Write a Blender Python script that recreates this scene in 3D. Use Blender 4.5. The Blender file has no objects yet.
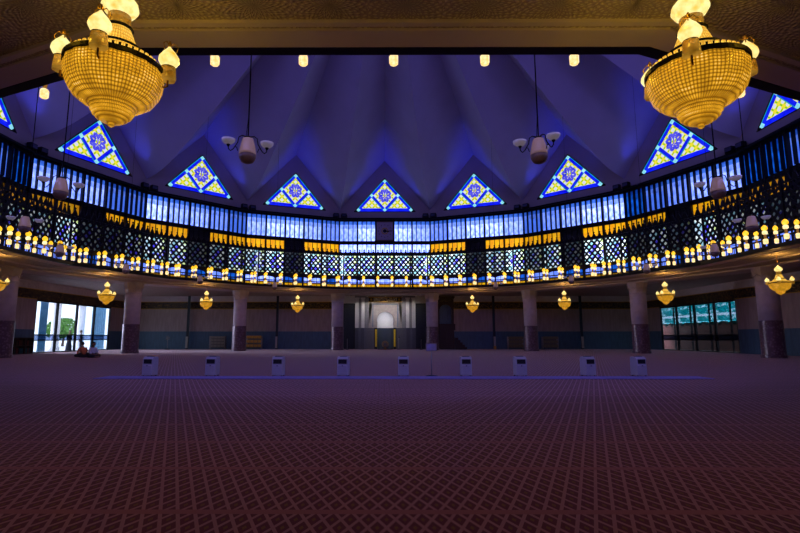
import bpy, math, random
from mathutils import Vector, Matrix
random.seed(7)
S = bpy.context.scene
COL = S.collection
S.unit_settings.scale_length = 0.7          # one unit is 0.7 m in the real hall
R = math.radians
sin, cos, pi = math.sin, math.cos, math.pi

# ------------------------------------------------------------------ camera
cam_d = bpy.data.cameras.new('camera')
cam = bpy.data.objects.new('camera', cam_d); COL.objects.link(cam)
cam.location = (-0.2, -35.13, 1.69)
cam.rotation_euler = (pi / 2 + 0.140, 0, 0.0037)
cam_d.sensor_width = 36.0
cam_d.lens = 500.3 * 36 / 800
cam_d.shift_x = (400 - 381.44) / 800
cam_d.clip_end = 400
cam_d.clip_start = 0.05
S.camera = cam

# ------------------------------------------------------------------ world, view, lights
S.view_settings.view_transform = 'Standard'
S.view_settings.look = 'None'
S.view_settings.gamma = 1.0
S.view_settings.use_curve_mapping = False
S.view_settings.exposure = 0.0
w = bpy.data.worlds.new('World'); S.world = w
w.use_nodes = True
bg = w.node_tree.nodes['Background']
bg.inputs[0].default_value = (0.80, 0.92, 1.0, 1)
bg.inputs[1].default_value = 4.5

def lamp(name, kind, loc, energy, color, rot=(0, 0, 0), **kw):
    d = bpy.data.lights.new(name, kind)
    d.energy = energy; d.color = color
    for k_, v_ in kw.items():
        setattr(d, k_, v_)
    o = bpy.data.objects.new(name, d); COL.objects.link(o)
    o.location = loc; o.rotation_euler = rot
    return o

def aim(o, target):
    o.rotation_euler = (Vector(target) - o.location).to_track_quat('-Z', 'Y').to_euler()

def pol(rad, deg, z=0.0):
    return Vector((rad * sin(R(deg)), rad * cos(R(deg)), z))

# blue floodlights standing on the ledge at every corner of the drum (their own lamps)
BACK_E = 0.95           # fill glow of the unseen panes on the entrance side
FLOOD_E = 800
for i in range(16):
    a = 22.5 * i + 11.25
    for s in (-1, 1):
        o = lamp('floodlight_beam', 'SPOT', pol(29.75, a + s * 1.3, 17.75), FLOOD_E, (0.04, 0.07, 1.0),
                 spot_size=R(52), spot_blend=0.9, shadow_soft_size=0.25)
        aim(o, pol(28.6, a + s * 10.6, 25.2))
# low soft daylight coming in through the left glass doors
o = lamp('daylight', 'SUN', (-60, 24, 12), 16.0, (0.90, 0.80, 1.0), angle=R(35))
aim(o, (-20, 20, 3.5))
# daylight through the glass doors
for sx in (-1, 1):
    o = lamp('door_daylight', 'AREA', (sx * 37.6, 24.6, 2.9), 1, (1, 1, 1), shape='RECTANGLE', size=6.0, size_y=17.0)
    aim(o, (0, 24.6, 2.9)); o.rotation_euler = (0, sx * pi / 2, 0)
    o.data.size = 5.6; o.data.size_y = 17.5
    o.data.cycles.is_portal = True

# ------------------------------------------------------------------ helpers
def tag(o, label=None, cat=None, group=None, kind=None):
    if label: o['label'] = label
    if cat: o['category'] = cat
    if group: o['group'] = group
    if kind: o['kind'] = kind
    return o

def empty(name, loc=(0, 0, 0), rz=0.0, parent=None):
    o = bpy.data.objects.new(name, None); COL.objects.link(o)
    o.empty_display_size = 0.2
    o.location = loc; o.rotation_euler = (0, 0, rz)
    if parent: o.parent = parent
    return o

def children(o):
    return [c for c in bpy.data.objects if c.parent == o]

def copy_tree(o, parent=None, kids=None):
    c = o.copy(); COL.objects.link(c); c.parent = parent
    for ch in list(o.children):
        copy_tree(ch, c)
    return c

class MB:
    def __init__(s): s.v = []; s.f = []; s.m = []; s.sm = []
    def add(s, vs, fs, mi=0, smooth=False):
        b = len(s.v); s.v += [tuple(p) for p in vs]
        for f in fs:
            s.f.append(tuple(b + i for i in f)); s.m.append(mi); s.sm.append(smooth)
        return s
    def box(s, x0, x1, y0, y1, z0, z1, mi=0, rot=None):
        vs = [Vector((x, y, z)) for z in (z0, z1) for y in (y0, y1) for x in (x0, x1)]
        if rot: vs = [rot @ p for p in vs]
        return s.add(vs, [(0, 2, 3, 1), (4, 5, 7, 6), (0, 1, 5, 4), (2, 6, 7, 3), (0, 4, 6, 2), (1, 3, 7, 5)], mi)
    def bbox(s, x0, x1, y0, y1, z0, z1, b=0.02, mi=0):
        # chamfered box
        cx, cy, cz = (x0+x1)/2, (y0+y1)/2, (z0+z1)/2
        hx, hy, hz = (x1-x0)/2, (y1-y0)/2, (z1-z0)/2
        vs = []; idx = {}
        def p(x, y, z):
            k_ = (round(x, 5), round(y, 5), round(z, 5))
            if k_ not in idx: idx[k_] = len(vs); vs.append((cx+x, cy+y, cz+z))
            return idx[k_]
        fs = []
        for sg in (-1, 1):
            fs.append([p(sg*hx, -hy+b, -hz+b), p(sg*hx, hy-b, -hz+b), p(sg*hx, hy-b, hz-b), p(sg*hx, -hy+b, hz-b)][::sg])
            fs.append([p(-hx+b, sg*hy, -hz+b), p(-hx+b, sg*hy, hz-b), p(hx-b, sg*hy, hz-b), p(hx-b, sg*hy, -hz+b)][::sg])
            fs.append([p(-hx+b, -hy+b, sg*hz), p(hx-b, -hy+b, sg*hz), p(hx-b, hy-b, sg*hz), p(-hx+b, hy-b, sg*hz)][::sg])
        for sx in (-1, 1):
            for sy in (-1, 1):
                q = [p(sx*hx, sy*(hy-b), -hz+b), p(sx*(hx-b), sy*hy, -hz+b), p(sx*(hx-b), sy*hy, hz-b), p(sx*hx, sy*(hy-b), hz-b)]
                fs.append(q[::sx*sy])
                q = [p(sx*hx, -hy+b, sy*(hz-b)), p(sx*hx, hy-b, sy*(hz-b)), p(sx*(hx-b), hy-b, sy*hz), p(sx*(hx-b), -hy+b, sy*hz)]
                fs.append(q[::sx*sy])
                q = [p(-hx+b, sx*hy, sy*(hz-b)), p(-hx+b, sx*(hy-b), sy*hz), p(hx-b, sx*(hy-b), sy*hz), p(hx-b, sx*hy, sy*(hz-b))]
                fs.append(q[::sx*sy])
                for sz in (-1, 1):
                    q = [p(sx*hx, sy*(hy-b), sz*(hz-b)), p(sx*(hx-b), sy*hy, sz*(hz-b)), p(sx*(hx-b), sy*(hy-b), sz*hz)]
                    fs.append(q[::sx*sy*sz])
        return s.add(vs, fs, mi)
    def lathe(s, prof, n=16, c=(0, 0, 0), mi=0, smooth=True, cap=True, flute=0.0, nf=0, sq=False):
        vs = []; fs = []
        off = pi / n if sq else 0
        for (r, z) in prof:
            for i in range(n):
                a = 2 * pi * i / n + off
                rr = r * (1 + (flute * cos(nf * a) if nf else 0))
                vs.append((c[0] + rr * cos(a), c[1] + rr * sin(a), c[2] + z))
        for j in range(len(prof) - 1):
            for i in range(n):
                k_ = (i + 1) % n
                fs.append((j*n+i, j*n+k_, (j+1)*n+k_, (j+1)*n+i))
        s.add(vs, fs, mi, smooth)
        if cap:
            b = len(s.v) - len(vs)
            s.f.append(tuple(b + i for i in range(n))[::-1]); s.m.append(mi); s.sm.append(False)
            s.f.append(tuple(b + (len(prof)-1)*n + i for i in range(n))); s.m.append(mi); s.sm.append(False)
        return s
    def tube(s, pts, r, n=6, mi=0, cap=True):
        pts = [Vector(p) for p in pts]; vs = []; fs = []
        rs = r if isinstance(r, (list, tuple)) else [r] * len(pts)
        ref = None
        for i, p in enumerate(pts):
            t = (pts[min(i+1, len(pts)-1)] - pts[max(i-1, 0)]).normalized()
            if ref is None: ref = Vector((0, 0, 1)) if abs(t.z) < .9 else Vector((1, 0, 0))
            u = t.cross(ref).normalized(); v = u.cross(t).normalized()
            ref = v
            for k_ in range(n):
                a = 2*pi*k_/n
                vs.append(p + (u*cos(a) + v*sin(a)) * rs[i])
        for i in range(len(pts)-1):
            for k_ in range(n):
                q = (k_+1) % n
                fs.append((i*n+k_, i*n+q, (i+1)*n+q, (i+1)*n+k_))
        if cap:
            fs.append(tuple(range(n))[::-1]); fs.append(tuple((len(pts)-1)*n+i for i in range(n)))
        return s.add(vs, fs, mi, True)
    def prism(s, poly, y0, y1, mi=0):
        """polygon given in x,z (ccw seen from -y), extruded from y0 (front) to y1 (back)"""
        n = len(poly)
        vs = [(x, y0, z) for x, z in poly] + [(x, y1, z) for x, z in poly]
        fs = [tuple(range(n)), tuple(range(2*n-1, n-1, -1))]
        for i in range(n):
            j = (i+1) % n
            fs.append((i, n+i, n+j, j))
        return s.add(vs, fs, mi)
    def mesh(s, name, mats):
        me = bpy.data.meshes.new(name)
        me.from_pydata(s.v, [], s.f)
        for m_ in (mats if isinstance(mats, (list, tuple)) else [mats]): me.materials.append(m_)
        me.polygons.foreach_set('material_index', s.m)
        me.polygons.foreach_set('use_smooth', s.sm)
        me.update()
        return me
    def build(s, name, mats, parent=None, loc=None, rz=None):
        o = bpy.data.objects.new(name, s.mesh(name, mats)); COL.objects.link(o)
        if parent: o.parent = parent
        if loc is not None: o.location = loc
        if rz is not None: o.rotation_euler = (0, 0, rz)
        return o

def mkobj(name, me, parent=None, loc=None, rz=None):
    o = bpy.data.objects.new(name, me); COL.objects.link(o)
    if parent: o.parent = parent
    if loc is not None: o.location = loc
    if rz is not None: o.rotation_euler = (0, 0, rz)
    return o

# ------------------------------------------------------------------ materials
def mat(name):
    m = bpy.data.materials.new(name); m.use_nodes = True
    return m, m.node_tree.nodes, m.node_tree.links, m.node_tree.nodes['Principled BSDF']

def N(nt, typ, **kw):
    n = nt.new(typ)
    for k_, v_ in kw.items():
        if k_.startswith('i_'):
            n.inputs[int(k_[2:])].default_value = v_
        else: setattr(n, k_, v_)
    return n

def ramp(nt, stops, interp='LINEAR'):
    n = nt.new('ShaderNodeValToRGB'); n.color_ramp.interpolation = interp
    el = n.color_ramp.elements
    while len(el) < len(stops): el.new(0.5)
    for e_, (p, c) in zip(el, stops):
        e_.position = p; e_.color = tuple(c) + (1,)
    return n

def simple(name, col, rough=0.6, metal=0.0, vary=0.12, scale=6.0, bump=0.0, bscale=40.0, spec=None, stretch=(1, 1, 1)):
    m, nt, ln, p = mat(name)
    tc = N(nt, 'ShaderNodeTexCoord'); mp = N(nt, 'ShaderNodeMapping'); mp.inputs['Scale'].default_value = stretch
    ln.new(tc.outputs['Object'], mp.inputs[0])
    no = N(nt, 'ShaderNodeTexNoise'); no.inputs['Scale'].default_value = scale; no.inputs['Detail'].default_value = 4
    ln.new(mp.outputs[0], no.inputs['Vector'])
    c0 = tuple(c * (1 - vary) for c in col); c1 = tuple(min(1, c * (1 + vary)) for c in col)
    rp = ramp(nt, [(0.3, c0), (0.7, c1)])
    ln.new(no.outputs[0], rp.inputs[0]); ln.new(rp.outputs[0], p.inputs['Base Color'])
    p.inputs['Roughness'].default_value = rough; p.inputs['Metallic'].default_value = metal
    if spec is not None: p.inputs['Specular IOR Level'].default_value = spec
    if bump:
        nb = N(nt, 'ShaderNodeTexNoise'); nb.inputs['Scale'].default_value = bscale
        ln.new(mp.outputs[0], nb.inputs['Vector'])
        bu = N(nt, 'ShaderNodeBump'); bu.inputs['Strength'].default_value = bump; bu.inputs['Distance'].default_value = 0.05
        ln.new(nb.outputs[0], bu.inputs['Height']); ln.new(bu.outputs[0], p.inputs['Normal'])
    return m

def glow(name, ca, cb, strength, scale=3.0, stretch=(1, 1, 1), base=(0.02, 0.02, 0.03), lo=0.35, hi=0.65, detail=3, tex='noise'):
    """emissive material for lamps, daylit glass and unlit shades, mottled between two colours"""
    m, nt, ln, p = mat(name)
    tc = N(nt, 'ShaderNodeTexCoord'); mp = N(nt, 'ShaderNodeMapping'); mp.inputs['Scale'].default_value = stretch
    ln.new(tc.outputs['Object'], mp.inputs[0])
    no = N(nt, 'ShaderNodeTexNoise'); no.inputs['Scale'].default_value = scale; no.inputs['Detail'].default_value = detail
    ln.new(mp.outputs[0], no.inputs['Vector'])
    rp = ramp(nt, [(lo, ca), (hi, cb)])
    ln.new(no.outputs[0], rp.inputs[0])
    p.inputs['Base Color'].default_value = base + (1,)
    p.inputs['Roughness'].default_value = 0.25
    ln.new(rp.outputs[0], p.inputs['Emission Color'])
    p.inputs['Emission Strength'].default_value = strength
    return m

M = {}
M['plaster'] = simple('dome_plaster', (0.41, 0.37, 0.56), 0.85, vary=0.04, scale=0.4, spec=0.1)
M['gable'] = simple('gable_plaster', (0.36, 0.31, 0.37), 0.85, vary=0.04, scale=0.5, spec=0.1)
M['dark'] = simple('dark_bronze', (0.006, 0.005, 0.009), 0.5, 0.3, spec=0.2)
M['darkwood'] = simple('dark_carved_wood', (0.020, 0.007, 0.006), 0.5, scale=3, stretch=(6, 6, 1))
M['blackiron'] = simple('black_iron', (0.006, 0.006, 0.010), 0.45, 0.6)
M['brass'] = simple('aged_brass', (0.42, 0.24, 0.05), 0.35, 0.9)
M['brown'] = simple('brown_trim', (0.10, 0.055, 0.035), 0.6)
M['marble'] = simple('pale_marble', (0.62, 0.58, 0.62), 0.55, vary=0.08, scale=2.0, bump=0.2, bscale=4)
M['white'] = simple('white_marble', (0.72, 0.72, 0.72), 0.5, vary=0.05, scale=2.0)
M['soffit_edge'] = simple('soffit_plaster', (0.66, 0.60, 0.62), 0.8, vary=0.05, scale=0.8)
M['beige'] = simple('beige_panelling', (0.38, 0.31, 0.30), 0.7, vary=0.15, scale=1.2, stretch=(3, 3, 0.5))
M['slate'] = simple('slate_dado', (0.06, 0.14, 0.22), 0.5, vary=0.18, scale=1.5, stretch=(3, 3, 0.6))
M['black'] = simple('black_recess', (0.006, 0.006, 0.009), 0.7)
M['steel'] = simple('brushed_steel', (0.35, 0.35, 0.36), 0.35, 0.8)
M['ac_white'] = simple('white_plastic', (0.52, 0.54, 0.56), 0.45, vary=0.03)
M['ac_grille'] = simple('dark_grille', (0.015, 0.015, 0.022), 0.5)
M['strip'] = simple('blue_runner_fabric', (0.30, 0.26, 0.58), 0.85, vary=0.1)
M['skin'] = simple('skin', (0.30, 0.16, 0.10), 0.6, vary=0.05)
M['hair'] = simple('black_hair', (0.008, 0.007, 0.007), 0.6)
M['orange_cloth'] = simple('orange_cloth', (0.75, 0.20, 0.07), 0.85)
M['white_cloth'] = simple('white_cloth', (0.88, 0.88, 0.92), 0.85, vary=0.04)
M['dark_cloth'] = simple('dark_cloth', (0.02, 0.022, 0.035), 0.9)
M['gold'] = simple('gold_trim', (0.55, 0.34, 0.05), 0.35, 0.7)
M['amber_shelf'] = simple('varnished_yellow_shelf', (0.65, 0.36, 0.06), 0.5)
M['greywood'] = simple('grey_shelf', (0.16, 0.16, 0.14), 0.6)
M['rug'] = simple('dark_red_rug', (0.10, 0.01, 0.012), 0.9)
M['terracotta'] = simple('terracotta_wall', (0.075, 0.018, 0.010), 0.8, scale=1)
M['ground'] = simple('outer_paving', (0.70, 0.70, 0.72), 0.7, scale=0.5)
M['leaf'] = simple('garden_leaves', (0.10, 0.25, 0.04), 0.7, vary=0.5, scale=3)
M['outwhite'] = simple('outer_white_column', (0.8, 0.8, 0.82), 0.6, vary=0.03)
M['outblue'] = simple('outer_blue_screen', (0.04, 0.18, 0.32), 0.5, vary=0.2)
M['floor_slab'] = simple('gallery_floor', (0.03, 0.02, 0.03), 0.9)

# carved plaster soffit with sunbursts
def soffit_mat():
    m, nt, ln, p = mat('carved_soffit')
    tc = N(nt, 'ShaderNodeTexCoord')
    sx = N(nt, 'ShaderNodeSeparateXYZ'); ln.new(tc.outputs['Object'], sx.inputs[0])
    def mth(op, a=None, b=None, va=None, vb=None):
        n = N(nt, 'ShaderNodeMath', operation=op)
        if a is not None: ln.new(a, n.inputs[0])
        if b is not None: ln.new(b, n.inputs[1])
        if va is not None: n.inputs[0].default_value = va
        if vb is not None: n.inputs[1].default_value = vb
        return n.outputs[0]
    P = 1.35
    def cell(o, off):
        return mth('SUBTRACT', mth('FRACT', mth('ADD', mth('DIVIDE', o, vb=P), vb=off)), vb=0.5)
    u = cell(sx.outputs[0], 0.35); v = cell(sx.outputs[1], 0.5)
    ang = mth('ARCTAN2', v, u)
    rad = mth('SQRT', mth('ADD', mth('MULTIPLY', u, u), mth('MULTIPLY', v, v)))
    rays = mth('SINE', mth('MULTIPLY', ang, vb=26.0))
    rings = mth('SINE', mth('ADD', mth('MULTIPLY', rad, vb=62.0), mth('MULTIPLY', mth('SINE', mth('MULTIPLY', ang, vb=13.0)), vb=1.4)))
    h = mth('MULTIPLY', rays, rings)
    h2 = mth('GREATER_THAN', h, vb=0.25)
    bu = N(nt, 'ShaderNodeBump'); bu.inputs['Strength'].default_value = 0.9; bu.inputs['Distance'].default_value = 0.02
    ln.new(h, bu.inputs['Height']); ln.new(bu.outputs[0], p.inputs['Normal'])
    mx = ramp(nt, [(0.0, (0.42, 0.35, 0.33)), (1.0, (0.64, 0.58, 0.46))])
    ln.new(h2, mx.inputs[0]); ln.new(mx.outputs[0], p.inputs['Base Color'])
    p.inputs['Roughness'].default_value = 0.6
    return m
M['soffit'] = soffit_mat()

def carpet_mat():
    m, nt, ln, p = mat('red_lattice_carpet')
    tc = N(nt, 'ShaderNodeTexCoord')
    sx = N(nt, 'ShaderNodeSeparateXYZ'); ln.new(tc.outputs['Object'], sx.inputs[0])
    def mth(op, a=None, b=None, va=None, vb=None):
        n = N(nt, 'ShaderNodeMath', operation=op)
        if a is not None: ln.new(a, n.inputs[0])
        if b is not None: ln.new(b, n.inputs[1])
        if va is not None: n.inputs[0].default_value = va
        if vb is not None: n.inputs[1].default_value = vb
        return n.outputs[0]
    W, BAND = 0.170, 1.64
    bandf = mth('FRACT', mth('ADD', mth('DIVIDE', sx.outputs[1], vb=BAND), vb=0.27))     # 0..1 along a row of the prayer carpet
    L = BAND / 4.0
    x = mth('DIVIDE', sx.outputs[0], vb=W); y = mth('MULTIPLY', bandf, vb=4.0)
    d1 = mth('FRACT', mth('ADD', x, y)); d2 = mth('FRACT', mth('SUBTRACT', x, y))
    t1 = mth('ABSOLUTE', mth('SUBTRACT', d1, vb=0.5)); t2 = mth('ABSOLUTE', mth('SUBTRACT', d2, vb=0.5))
    mx_ = mth('MAXIMUM', t1, t2)            # 0 centre of a lozenge, 0.5 on the lattice line
    line = mth('GREATER_THAN', mx_, vb=0.385)
    dot = mth('LESS_THAN', mx_, vb=0.13)
    edge = mth('GREATER_THAN', mth('ABSOLUTE', mth('SUBTRACT', bandf, vb=0.5)), vb=0.462)
    def mix(fac, a, b):
        n = N(nt, 'ShaderNodeMix', data_type='RGBA')
        ln.new(fac, n.inputs[0])
        for i, q in ((6, a), (7, b)):
            if isinstance(q, tuple): n.inputs[i].default_value = q + (1,)
            else: ln.new(q, n.inputs[i])
        return n.outputs[2]
    c = mix(dot, (0.15, 0.007, 0.024), (0.24, 0.11, 0.008))
    c = mix(line, c, (0.50, 0.245, 0.25))
    c = mix(edge, c, (0.42, 0.15, 0.15))
    ln.new(c, p.inputs['Base Color'])
    p.inputs['Roughness'].default_value = 0.95
    p.inputs['Specular IOR Level'].default_value = 0.1
    p.inputs['Sheen Weight'].default_value = 0.25
    return m
M['carpet'] = carpet_mat()

def frieze_mat():
    m, nt, ln, p = mat('gold_script_frieze')
    tc = N(nt, 'ShaderNodeTexCoord'); mp = N(nt, 'ShaderNodeMapping'); mp.inputs['Scale'].default_value = (1.0, 1.0, 1.5)
    ln.new(tc.outputs['Object'], mp.inputs[0])
    no = N(nt, 'ShaderNodeTexNoise'); no.inputs['Scale'].default_value = 2.6; no.inputs['Detail'].default_value = 2.5; no.inputs['Distortion'].default_value = 1.6
    ln.new(mp.outputs[0], no.inputs['Vector'])
    rp = ramp(nt, [(0.0, (0.006, 0.006, 0.010)), (0.48, (0.006, 0.006, 0.010)), (0.495, (0.50, 0.30, 0.05)), (0.505, (0.50, 0.30, 0.05)), (0.52, (0.006, 0.006, 0.010))])
    ln.new(no.outputs[0], rp.inputs[0]); ln.new(rp.outputs[0], p.inputs['Base Color'])
    p.inputs['Roughness'].default_value = 0.5
    return m
M['frieze'] = frieze_mat()

def field_mat():
    """yellow ground with white crosses and green dots, lit from behind"""
    m, nt, ln, p = mat('stained_glass_field')
    tc = N(nt, 'ShaderNodeTexCoord')
    sx = N(nt, 'ShaderNodeSeparateXYZ'); ln.new(tc.outputs['Object'], sx.inputs[0])
    def mth(op, a=None, b=None, va=None, vb=None):
        n = N(nt, 'ShaderNodeMath', operation=op)
        if a is not None: ln.new(a, n.inputs[0])
        if b is not None: ln.new(b, n.inputs[1])
        if va is not None: n.inputs[0].default_value = va
        if vb is not None: n.inputs[1].default_value = vb
        return n.outputs[0]
    a = mth('ADD', sx.outputs[0], sx.outputs[2]); b = mth('SUBTRACT', sx.outputs[0], sx.outputs[2])
    k_ = 2 * pi / 0.86
    f = mth('MULTIPLY', mth('COSINE', mth('MULTIPLY', sx.outputs[0], vb=k_)), mth('COSINE', mth('MULTIPLY', sx.outputs[2], vb=k_)))
    g = mth('MULTIPLY', mth('COSINE', mth('MULTIPLY', a, vb=k_)), mth('COSINE', mth('MULTIPLY', b, vb=k_)))
    s_ = mth('ADD', mth('MULTIPLY', f, vb=0.5), mth('MULTIPLY', g, vb=0.35))
    rp = ramp(nt, [(0.0, (0.10, 0.55, 0.02)), (0.14, (0.10, 0.60, 0.02)), (0.18, (1.0, 0.85, 0.02)), (0.41, (1.0, 0.90, 0.05)), (0.46, (0.80, 0.88, 1.0))])
    ln.new(mth('ADD', s_, vb=0.42), rp.inputs[0])
    ln.new(rp.outputs[0], p.inputs['Emission Color']); p.inputs['Emission Strength'].default_value = 0.85
    p.inputs['Base Color'].default_value = (0.05, 0.05, 0.03, 1)
    return m
M['sg_field'] = field_mat()
M['sg_blue'] = glow('stained_glass_blue', (0.0, 0.0, 0.72), (0.005, 0.02, 1.0), 1.0, 1.2)
M['sg_cyan'] = glow('stained_glass_cyan', (0.0, 0.30, 0.50), (0.02, 0.55, 0.65), 0.75, 1.2)
M['sg_node'] = glow('stained_glass_pale_cyan', (0.15, 0.65, 0.85), (0.45, 0.9, 1.0), 0.95, 1.2)
M['sg_script'] = glow('stained_glass_script', (0.02, 0.02, 0.85), (0.12, 0.12, 0.95), 0.9, 1.2)

# clerestory glass: five grades, brighter where the sky outside is open
LV = {}
def lerp(a, b, t): return tuple(x + (y - x) * t for x, y in zip(a, b))
for i, t in enumerate((0.0, 0.25, 0.5, 0.75, 1.0)):
    ca = lerp((0.001, 0.03, 0.30), (0.22, 0.45, 2.2), t)
    cb = lerp((0.006, 0.12, 0.75), (1.00, 1.25, 3.6), t*t)
    ta = lerp((0.001, 0.010, 0.12), (0.010, 0.06, 0.60), t)  # shade at the window tops put into a deeper blue glow
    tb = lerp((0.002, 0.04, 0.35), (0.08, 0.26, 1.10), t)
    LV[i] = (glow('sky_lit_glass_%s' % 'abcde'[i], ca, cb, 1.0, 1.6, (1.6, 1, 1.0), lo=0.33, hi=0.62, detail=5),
             glow('top_shaded_glass_%s' % 'abcde'[i], ta, tb, 1.0, 1.6, (1.6, 1, 1.0), lo=0.33, hi=0.62, detail=5))
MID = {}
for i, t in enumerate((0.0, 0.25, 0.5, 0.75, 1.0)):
    MID[i] = glow('half_shaded_glass_%s' % 'abcde'[i], lerp((0.001, 0.016, 0.2), (0.10, 0.26, 1.2), t), lerp((0.004, 0.08, 0.5), (0.42, 0.62, 2.0), t), 1.0, 1.6, (1.6, 1, 1.0), lo=0.33, hi=0.62, detail=5)  # in-between glow, softening the step into the shaded top
AM = {}
for i, t in enumerate((0.12, 0.4, 0.75, 1.0)):
    AM[i] = glow('amber_glass_%s' % 'abcd'[i], tuple(c * t for c in (0.95, 0.36, 0.0)), tuple(c * t for c in (1.15, 0.60, 0.0)), 0.95, 1.5)

def jewel_mat(i, t):
    m, nt, ln, p = mat('coloured_sky_glass_%s' % 'abcd'[i])
    tc = N(nt, 'ShaderNodeTexCoord')
    vo = N(nt, 'ShaderNodeTexVoronoi'); vo.inputs['Scale'].default_value = 2.0
    ln.new(tc.outputs['Object'], vo.inputs['Vector'])
    sep = N(nt, 'ShaderNodeSeparateColor'); ln.new(vo.outputs['Color'], sep.inputs[0])
    rp = ramp(nt, [(0.0, (0.08, 0.06, 0.9)), (0.14, (0.55, 0.75, 1.0)), (0.50, (0.85, 0.95, 1.0)), (0.66, (0.30, 0.60, 0.75)), (0.84, (0.65, 0.8, 0.35))], 'CONSTANT')
    ln.new(sep.outputs[0], rp.inputs[0])
    ln.new(rp.outputs[0], p.inputs['Emission Color']); p.inputs['Emission Strength'].default_value = t
    p.inputs['Base Color'].default_value = (0.02, 0.02, 0.03, 1)
    return m
JW = {i: jewel_mat(i, t) for i, t in enumerate((0.06, 0.30, 0.9, 1.7))}

M['back_glass'] = glow('violet_fill_glass', (1.3, 1.05, 4.4), (1.9, 1.6, 5.8), BACK_E, 1.6)  # strength and violet tint set as fill for floor and far walls
M['lamp_amber'] = glow('amber_lamp_glass', (1.0, 0.43, 0.0), (1.0, 0.62, 0.06), 1.45, 4)
M['lamp_white'] = glow('warm_white_lamp_glass', (1.0, 0.66, 0.26), (1.0, 0.84, 0.50), 1.4, 4)
M['cup_white'] = glow('warm_white_cup', (1.0, 0.58, 0.16), (1.0, 0.84, 0.46), 1.3, 7)
M['amber_dim'] = glow('dim_amber_glass', (0.30, 0.12, 0.01), (0.5, 0.2, 0.02), 0.6, 4)

def crystal_mat(name, nx, nz, lo, hi, strength):
    """strings of glass beads lit from inside"""
    m, nt, ln, p = mat(name)
    tc = N(nt, 'ShaderNodeTexCoord')
    sx = N(nt, 'ShaderNodeSeparateXYZ'); ln.new(tc.outputs['Object'], sx.inputs[0])
    def mth(op, a=None, b=None, vb=None):
        n = N(nt, 'ShaderNodeMath', operation=op)
        if a is not None: ln.new(a, n.inputs[0])
        if b is not None: ln.new(b, n.inputs[1])
        if vb is not None: n.inputs[1].default_value = vb
        return n.outputs[0]
    ang = mth('ARCTAN2', sx.outputs[1], sx.outputs[0])
    a = mth('ABSOLUTE', mth('SINE', mth('MULTIPLY', ang, vb=nx)))
    b = mth('ABSOLUTE', mth('SINE', mth('MULTIPLY', sx.outputs[2], vb=nz)))
    bead = mth('POWER', mth('MULTIPLY', a, b), vb=0.6)
    no = N(nt, 'ShaderNodeTexNoise'); no.inputs['Scale'].default_value = 4.5; no.inputs['Detail'].default_value = 2
    ln.new(tc.outputs['Object'], no.inputs['Vector'])
    v = mth('MULTIPLY', bead, mth('MULTIPLY_ADD', no.outputs[0], vb=1.0))
    v2 = mth('MULTIPLY', bead, no.outputs[0])
    rp = ramp(nt, [(0.0, lo), (0.30, lerp(lo, hi, 0.45)), (0.55, hi), (0.75, (1.0, 0.85, 0.45))])
    ln.new(v2, rp.inputs[0])
    ln.new(rp.outputs[0], p.inputs['Emission Color']); p.inputs['Emission Strength'].default_value = strength
    p.inputs['Base Color'].default_value = (0.4, 0.22, 0.03, 1); p.inputs['Roughness'].default_value = 0.12
    bu = N(nt, 'ShaderNodeBump'); bu.inputs['Strength'].default_value = 0.8; bu.inputs['Distance'].default_value = 0.02
    ln.new(bead, bu.inputs['Height']); ln.new(bu.outputs[0], p.inputs['Normal'])
    return m
M['crystal'] = crystal_mat('beaded_crystal_bowl', 40.0, 75.0, (0.10, 0.03, 0.0), (0.95, 0.45, 0.02), 1.0)
M['crystal_up'] = crystal_mat('beaded_crystal_cone', 22.0, 50.0, (0.50, 0.22, 0.01), (1.0, 0.62, 0.10), 1.1)
M['onion'] = glow('lamp_onion_glass', (1.0, 0.48, 0.03), (1.0, 0.88, 0.36), 1.2, 6, lo=0.3, hi=0.65)
M['cup_glass'] = glow('amber_cup_glass', (0.20, 0.09, 0.005), (0.55, 0.28, 0.03), 0.6, 5, base=(0.25, 0.12, 0.02))
M['frosted'] = glow('frosted_tan_glass', (0.36, 0.20, 0.13), (0.42, 0.25, 0.17), 0.22, 3, base=(0.5, 0.38, 0.30))  # unlit shade brightened by a faint glow of its own
M['frosted_band'] = simple('frosted_band_glass', (0.22, 0.15, 0.10), 0.4)
M['bowl_shade'] = glow('frosted_bowl_shade', (0.30, 0.28, 0.36), (0.36, 0.32, 0.42), 0.20, 3, base=(0.5, 0.48, 0.55))  # unlit as well, faint glow put in to brighten it

def glass_mat(name, col):
    m = bpy.data.materials.new(name); m.use_nodes = True
    nt = m.node_tree.nodes; ln = m.node_tree.links
    for n in list(nt): nt.remove(n)
    out = N(nt, 'ShaderNodeOutputMaterial'); tr = N(nt, 'ShaderNodeBsdfTransparent'); gl = N(nt, 'ShaderNodeBsdfGlossy')
    tc = N(nt, 'ShaderNodeTexCoord'); no = N(nt, 'ShaderNodeTexNoise'); no.inputs['Scale'].default_value = 0.8
    ln.new(tc.outputs['Object'], no.inputs['Vector'])
    rp = ramp(nt, [(0.3, tuple(c*0.92 for c in col)), (0.7, col)])
    ln.new(no.outputs[0], rp.inputs[0]); ln.new(rp.outputs[0], tr.inputs[0])
    gl.inputs['Roughness'].default_value = 0.05
    mx = N(nt, 'ShaderNodeMixShader'); mx.inputs[0].default_value = 0.05
    ln.new(tr.outputs[0], mx.inputs[1]); ln.new(gl.outputs[0], mx.inputs[2]); ln.new(mx.outputs[0], out.inputs[0])
    return m
M['glass_clear'] = glass_mat('clear_door_glass', (0.62, 0.64, 0.70))
M['glass_teal'] = glass_mat('teal_hanging_screen', (0.04, 0.37, 0.38))
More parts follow.
